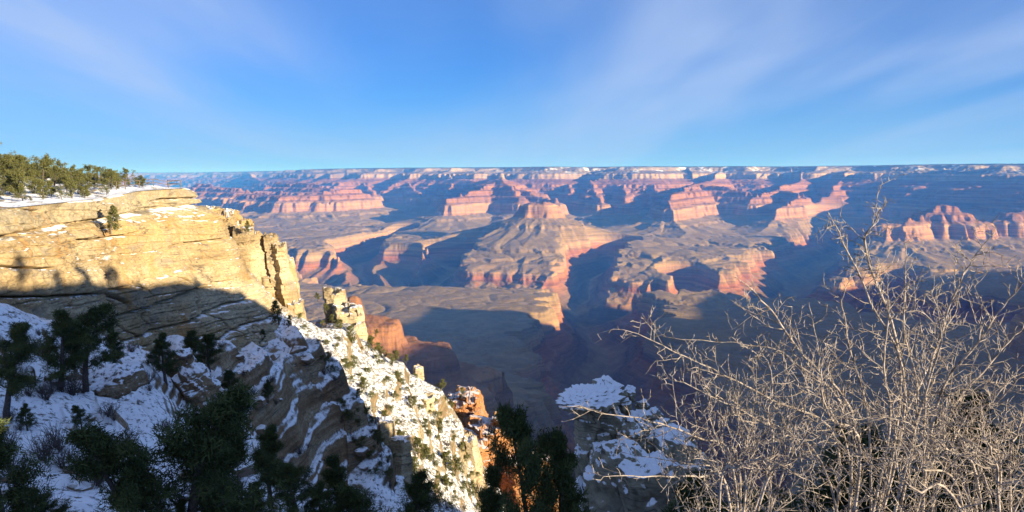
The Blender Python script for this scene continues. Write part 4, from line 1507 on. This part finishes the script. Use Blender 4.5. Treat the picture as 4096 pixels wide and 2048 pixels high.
_g = on_hill(1.95, 4.3)
build_bush('bare_bush', 'big leafless pale grey bush spreading in front of the canyon', (1.95, 4.3, _g[2] - .1), [
    [(905, 420, 4.2), (872, 300, 4.1), (848, 250, 4.0), (829, 220, 3.9)],
    [(900, 400, 4.3), (868, 262, 4.1), (876, 228, 4.0), (896, 203, 3.9)],
    [(915, 430, 4.4), (905, 330, 4.4), (908, 280, 4.3), (906, 232, 4.3)],
    [(925, 420, 4.1), (945, 330, 4.0), (968, 270, 3.9), (996, 234, 3.8)],
    [(930, 430, 4.0), (975, 340, 3.9), (1005, 290, 3.8), (1034, 262, 3.7)],
    [(860, 450, 4.1), (800, 350, 4.0), (768, 300, 3.9), (734, 266, 3.8)],
    [(850, 440, 4.3), (790, 360, 4.4), (750, 340, 4.4), (652, 322, 4.4)],
    [(840, 460, 4.1), (770, 400, 4.0), (690, 360, 3.9), (613, 329, 3.8)],
    [(830, 480, 4.0), (760, 420, 3.9), (700, 390, 3.8), (648, 374, 3.8)],
    [(870, 450, 4.5), (850, 350, 4.6), (840, 300, 4.6), (852, 268, 4.6)],
    [(885, 450, 4.0), (880, 370, 3.8), (880, 310, 3.7), (878, 262, 3.7)],
    [(940, 440, 4.3), (985, 370, 4.3), (1020, 330, 4.3), (1050, 300, 4.3)],
    [(950, 450, 4.0), (1000, 400, 3.8), (1035, 370, 3.7), (1070, 350, 3.6)],
    [(955, 470, 4.2), (1010, 440, 4.1), (1060, 420, 4.0)],
    [(850, 470, 4.4), (820, 400, 4.5), (810, 350, 4.5), (800, 318, 4.5)],
    [(895, 450, 4.5), (925, 370, 4.7), (950, 310, 4.8), (962, 285, 4.8)],
    [(910, 450, 3.7), (930, 390, 3.5), (940, 340, 3.4), (934, 300, 3.4)],
    [(860, 470, 3.7), (830, 420, 3.5), (815, 380, 3.4), (822, 340, 3.4)]], 601, 9, (740, 330, 1020, 500))
_g2 = on_hill(1.15, 3.9)
build_bush('bare_bush', 'lower leafless bush with arching stems at the left foot of the big bare bush', (1.15, 3.9, _g2[2] - .1), [
    [(735, 480, 3.8), (700, 440, 3.7), (640, 420, 3.6), (560, 407, 3.5)],
    [(740, 490, 3.8), (720, 470, 3.8), (680, 466, 3.7), (622, 452, 3.7)],
    [(730, 500, 3.7), (700, 480, 3.6), (660, 482, 3.5), (600, 481, 3.4)],
    [(750, 480, 3.9), (745, 430, 3.9), (720, 400, 3.9), (690, 386, 3.9)],
    [(765, 480, 3.8), (770, 420, 3.7), (775, 380, 3.7), (760, 345, 3.7)],
    [(780, 480, 3.8), (790, 430, 3.8), (800, 390, 3.8), (790, 360, 3.8)],
    [(720, 500, 3.5), (740, 462, 3.4), (780, 452, 3.3), (830, 480, 3.3)],
    [(745, 500, 3.6), (725, 450, 3.5), (712, 420, 3.5), (716, 385, 3.5)],
    [(760, 500, 3.5), (790, 460, 3.4), (820, 430, 3.3), (850, 420, 3.3)],
    [(770, 500, 4.1), (755, 440, 4.3), (735, 400, 4.4), (700, 365, 4.5)]], 611, 6, (640, 390, 880, 520))
_g3 = on_hill(2.7, 3.8)
build_bush('bare_bush', 'thick leafless bush filling the bottom right corner', (2.7, 3.8, _g3[2] - .1), [
    [(1000, 490, 3.6), (985, 440, 3.5), (975, 410, 3.5), (960, 375, 3.5)],
    [(1010, 480, 3.7), (1020, 430, 3.7), (1030, 390, 3.7), (1036, 350, 3.7)],
    [(980, 490, 3.5), (950, 450, 3.4), (920, 430, 3.3), (885, 420, 3.3)],
    [(960, 500, 3.5), (915, 470, 3.4), (870, 460, 3.3), (815, 462, 3.3)],
    [(1020, 500, 3.5), (1040, 460, 3.4), (1060, 430, 3.4)],
    [(990, 500, 3.8), (960, 440, 3.9), (930, 400, 4.0), (915, 350, 4.0)],
    [(970, 500, 3.8), (930, 450, 3.9), (890, 420, 4.0), (845, 390, 4.0)],
    [(1000, 500, 3.3), (1000, 460, 3.2), (990, 420, 3.2), (1004, 385, 3.2)],
    [(960, 510, 3.3), (920, 490, 3.2), (900, 470, 3.2), (905, 430, 3.2)]], 621, 10, (840, 380, 1060, 520))
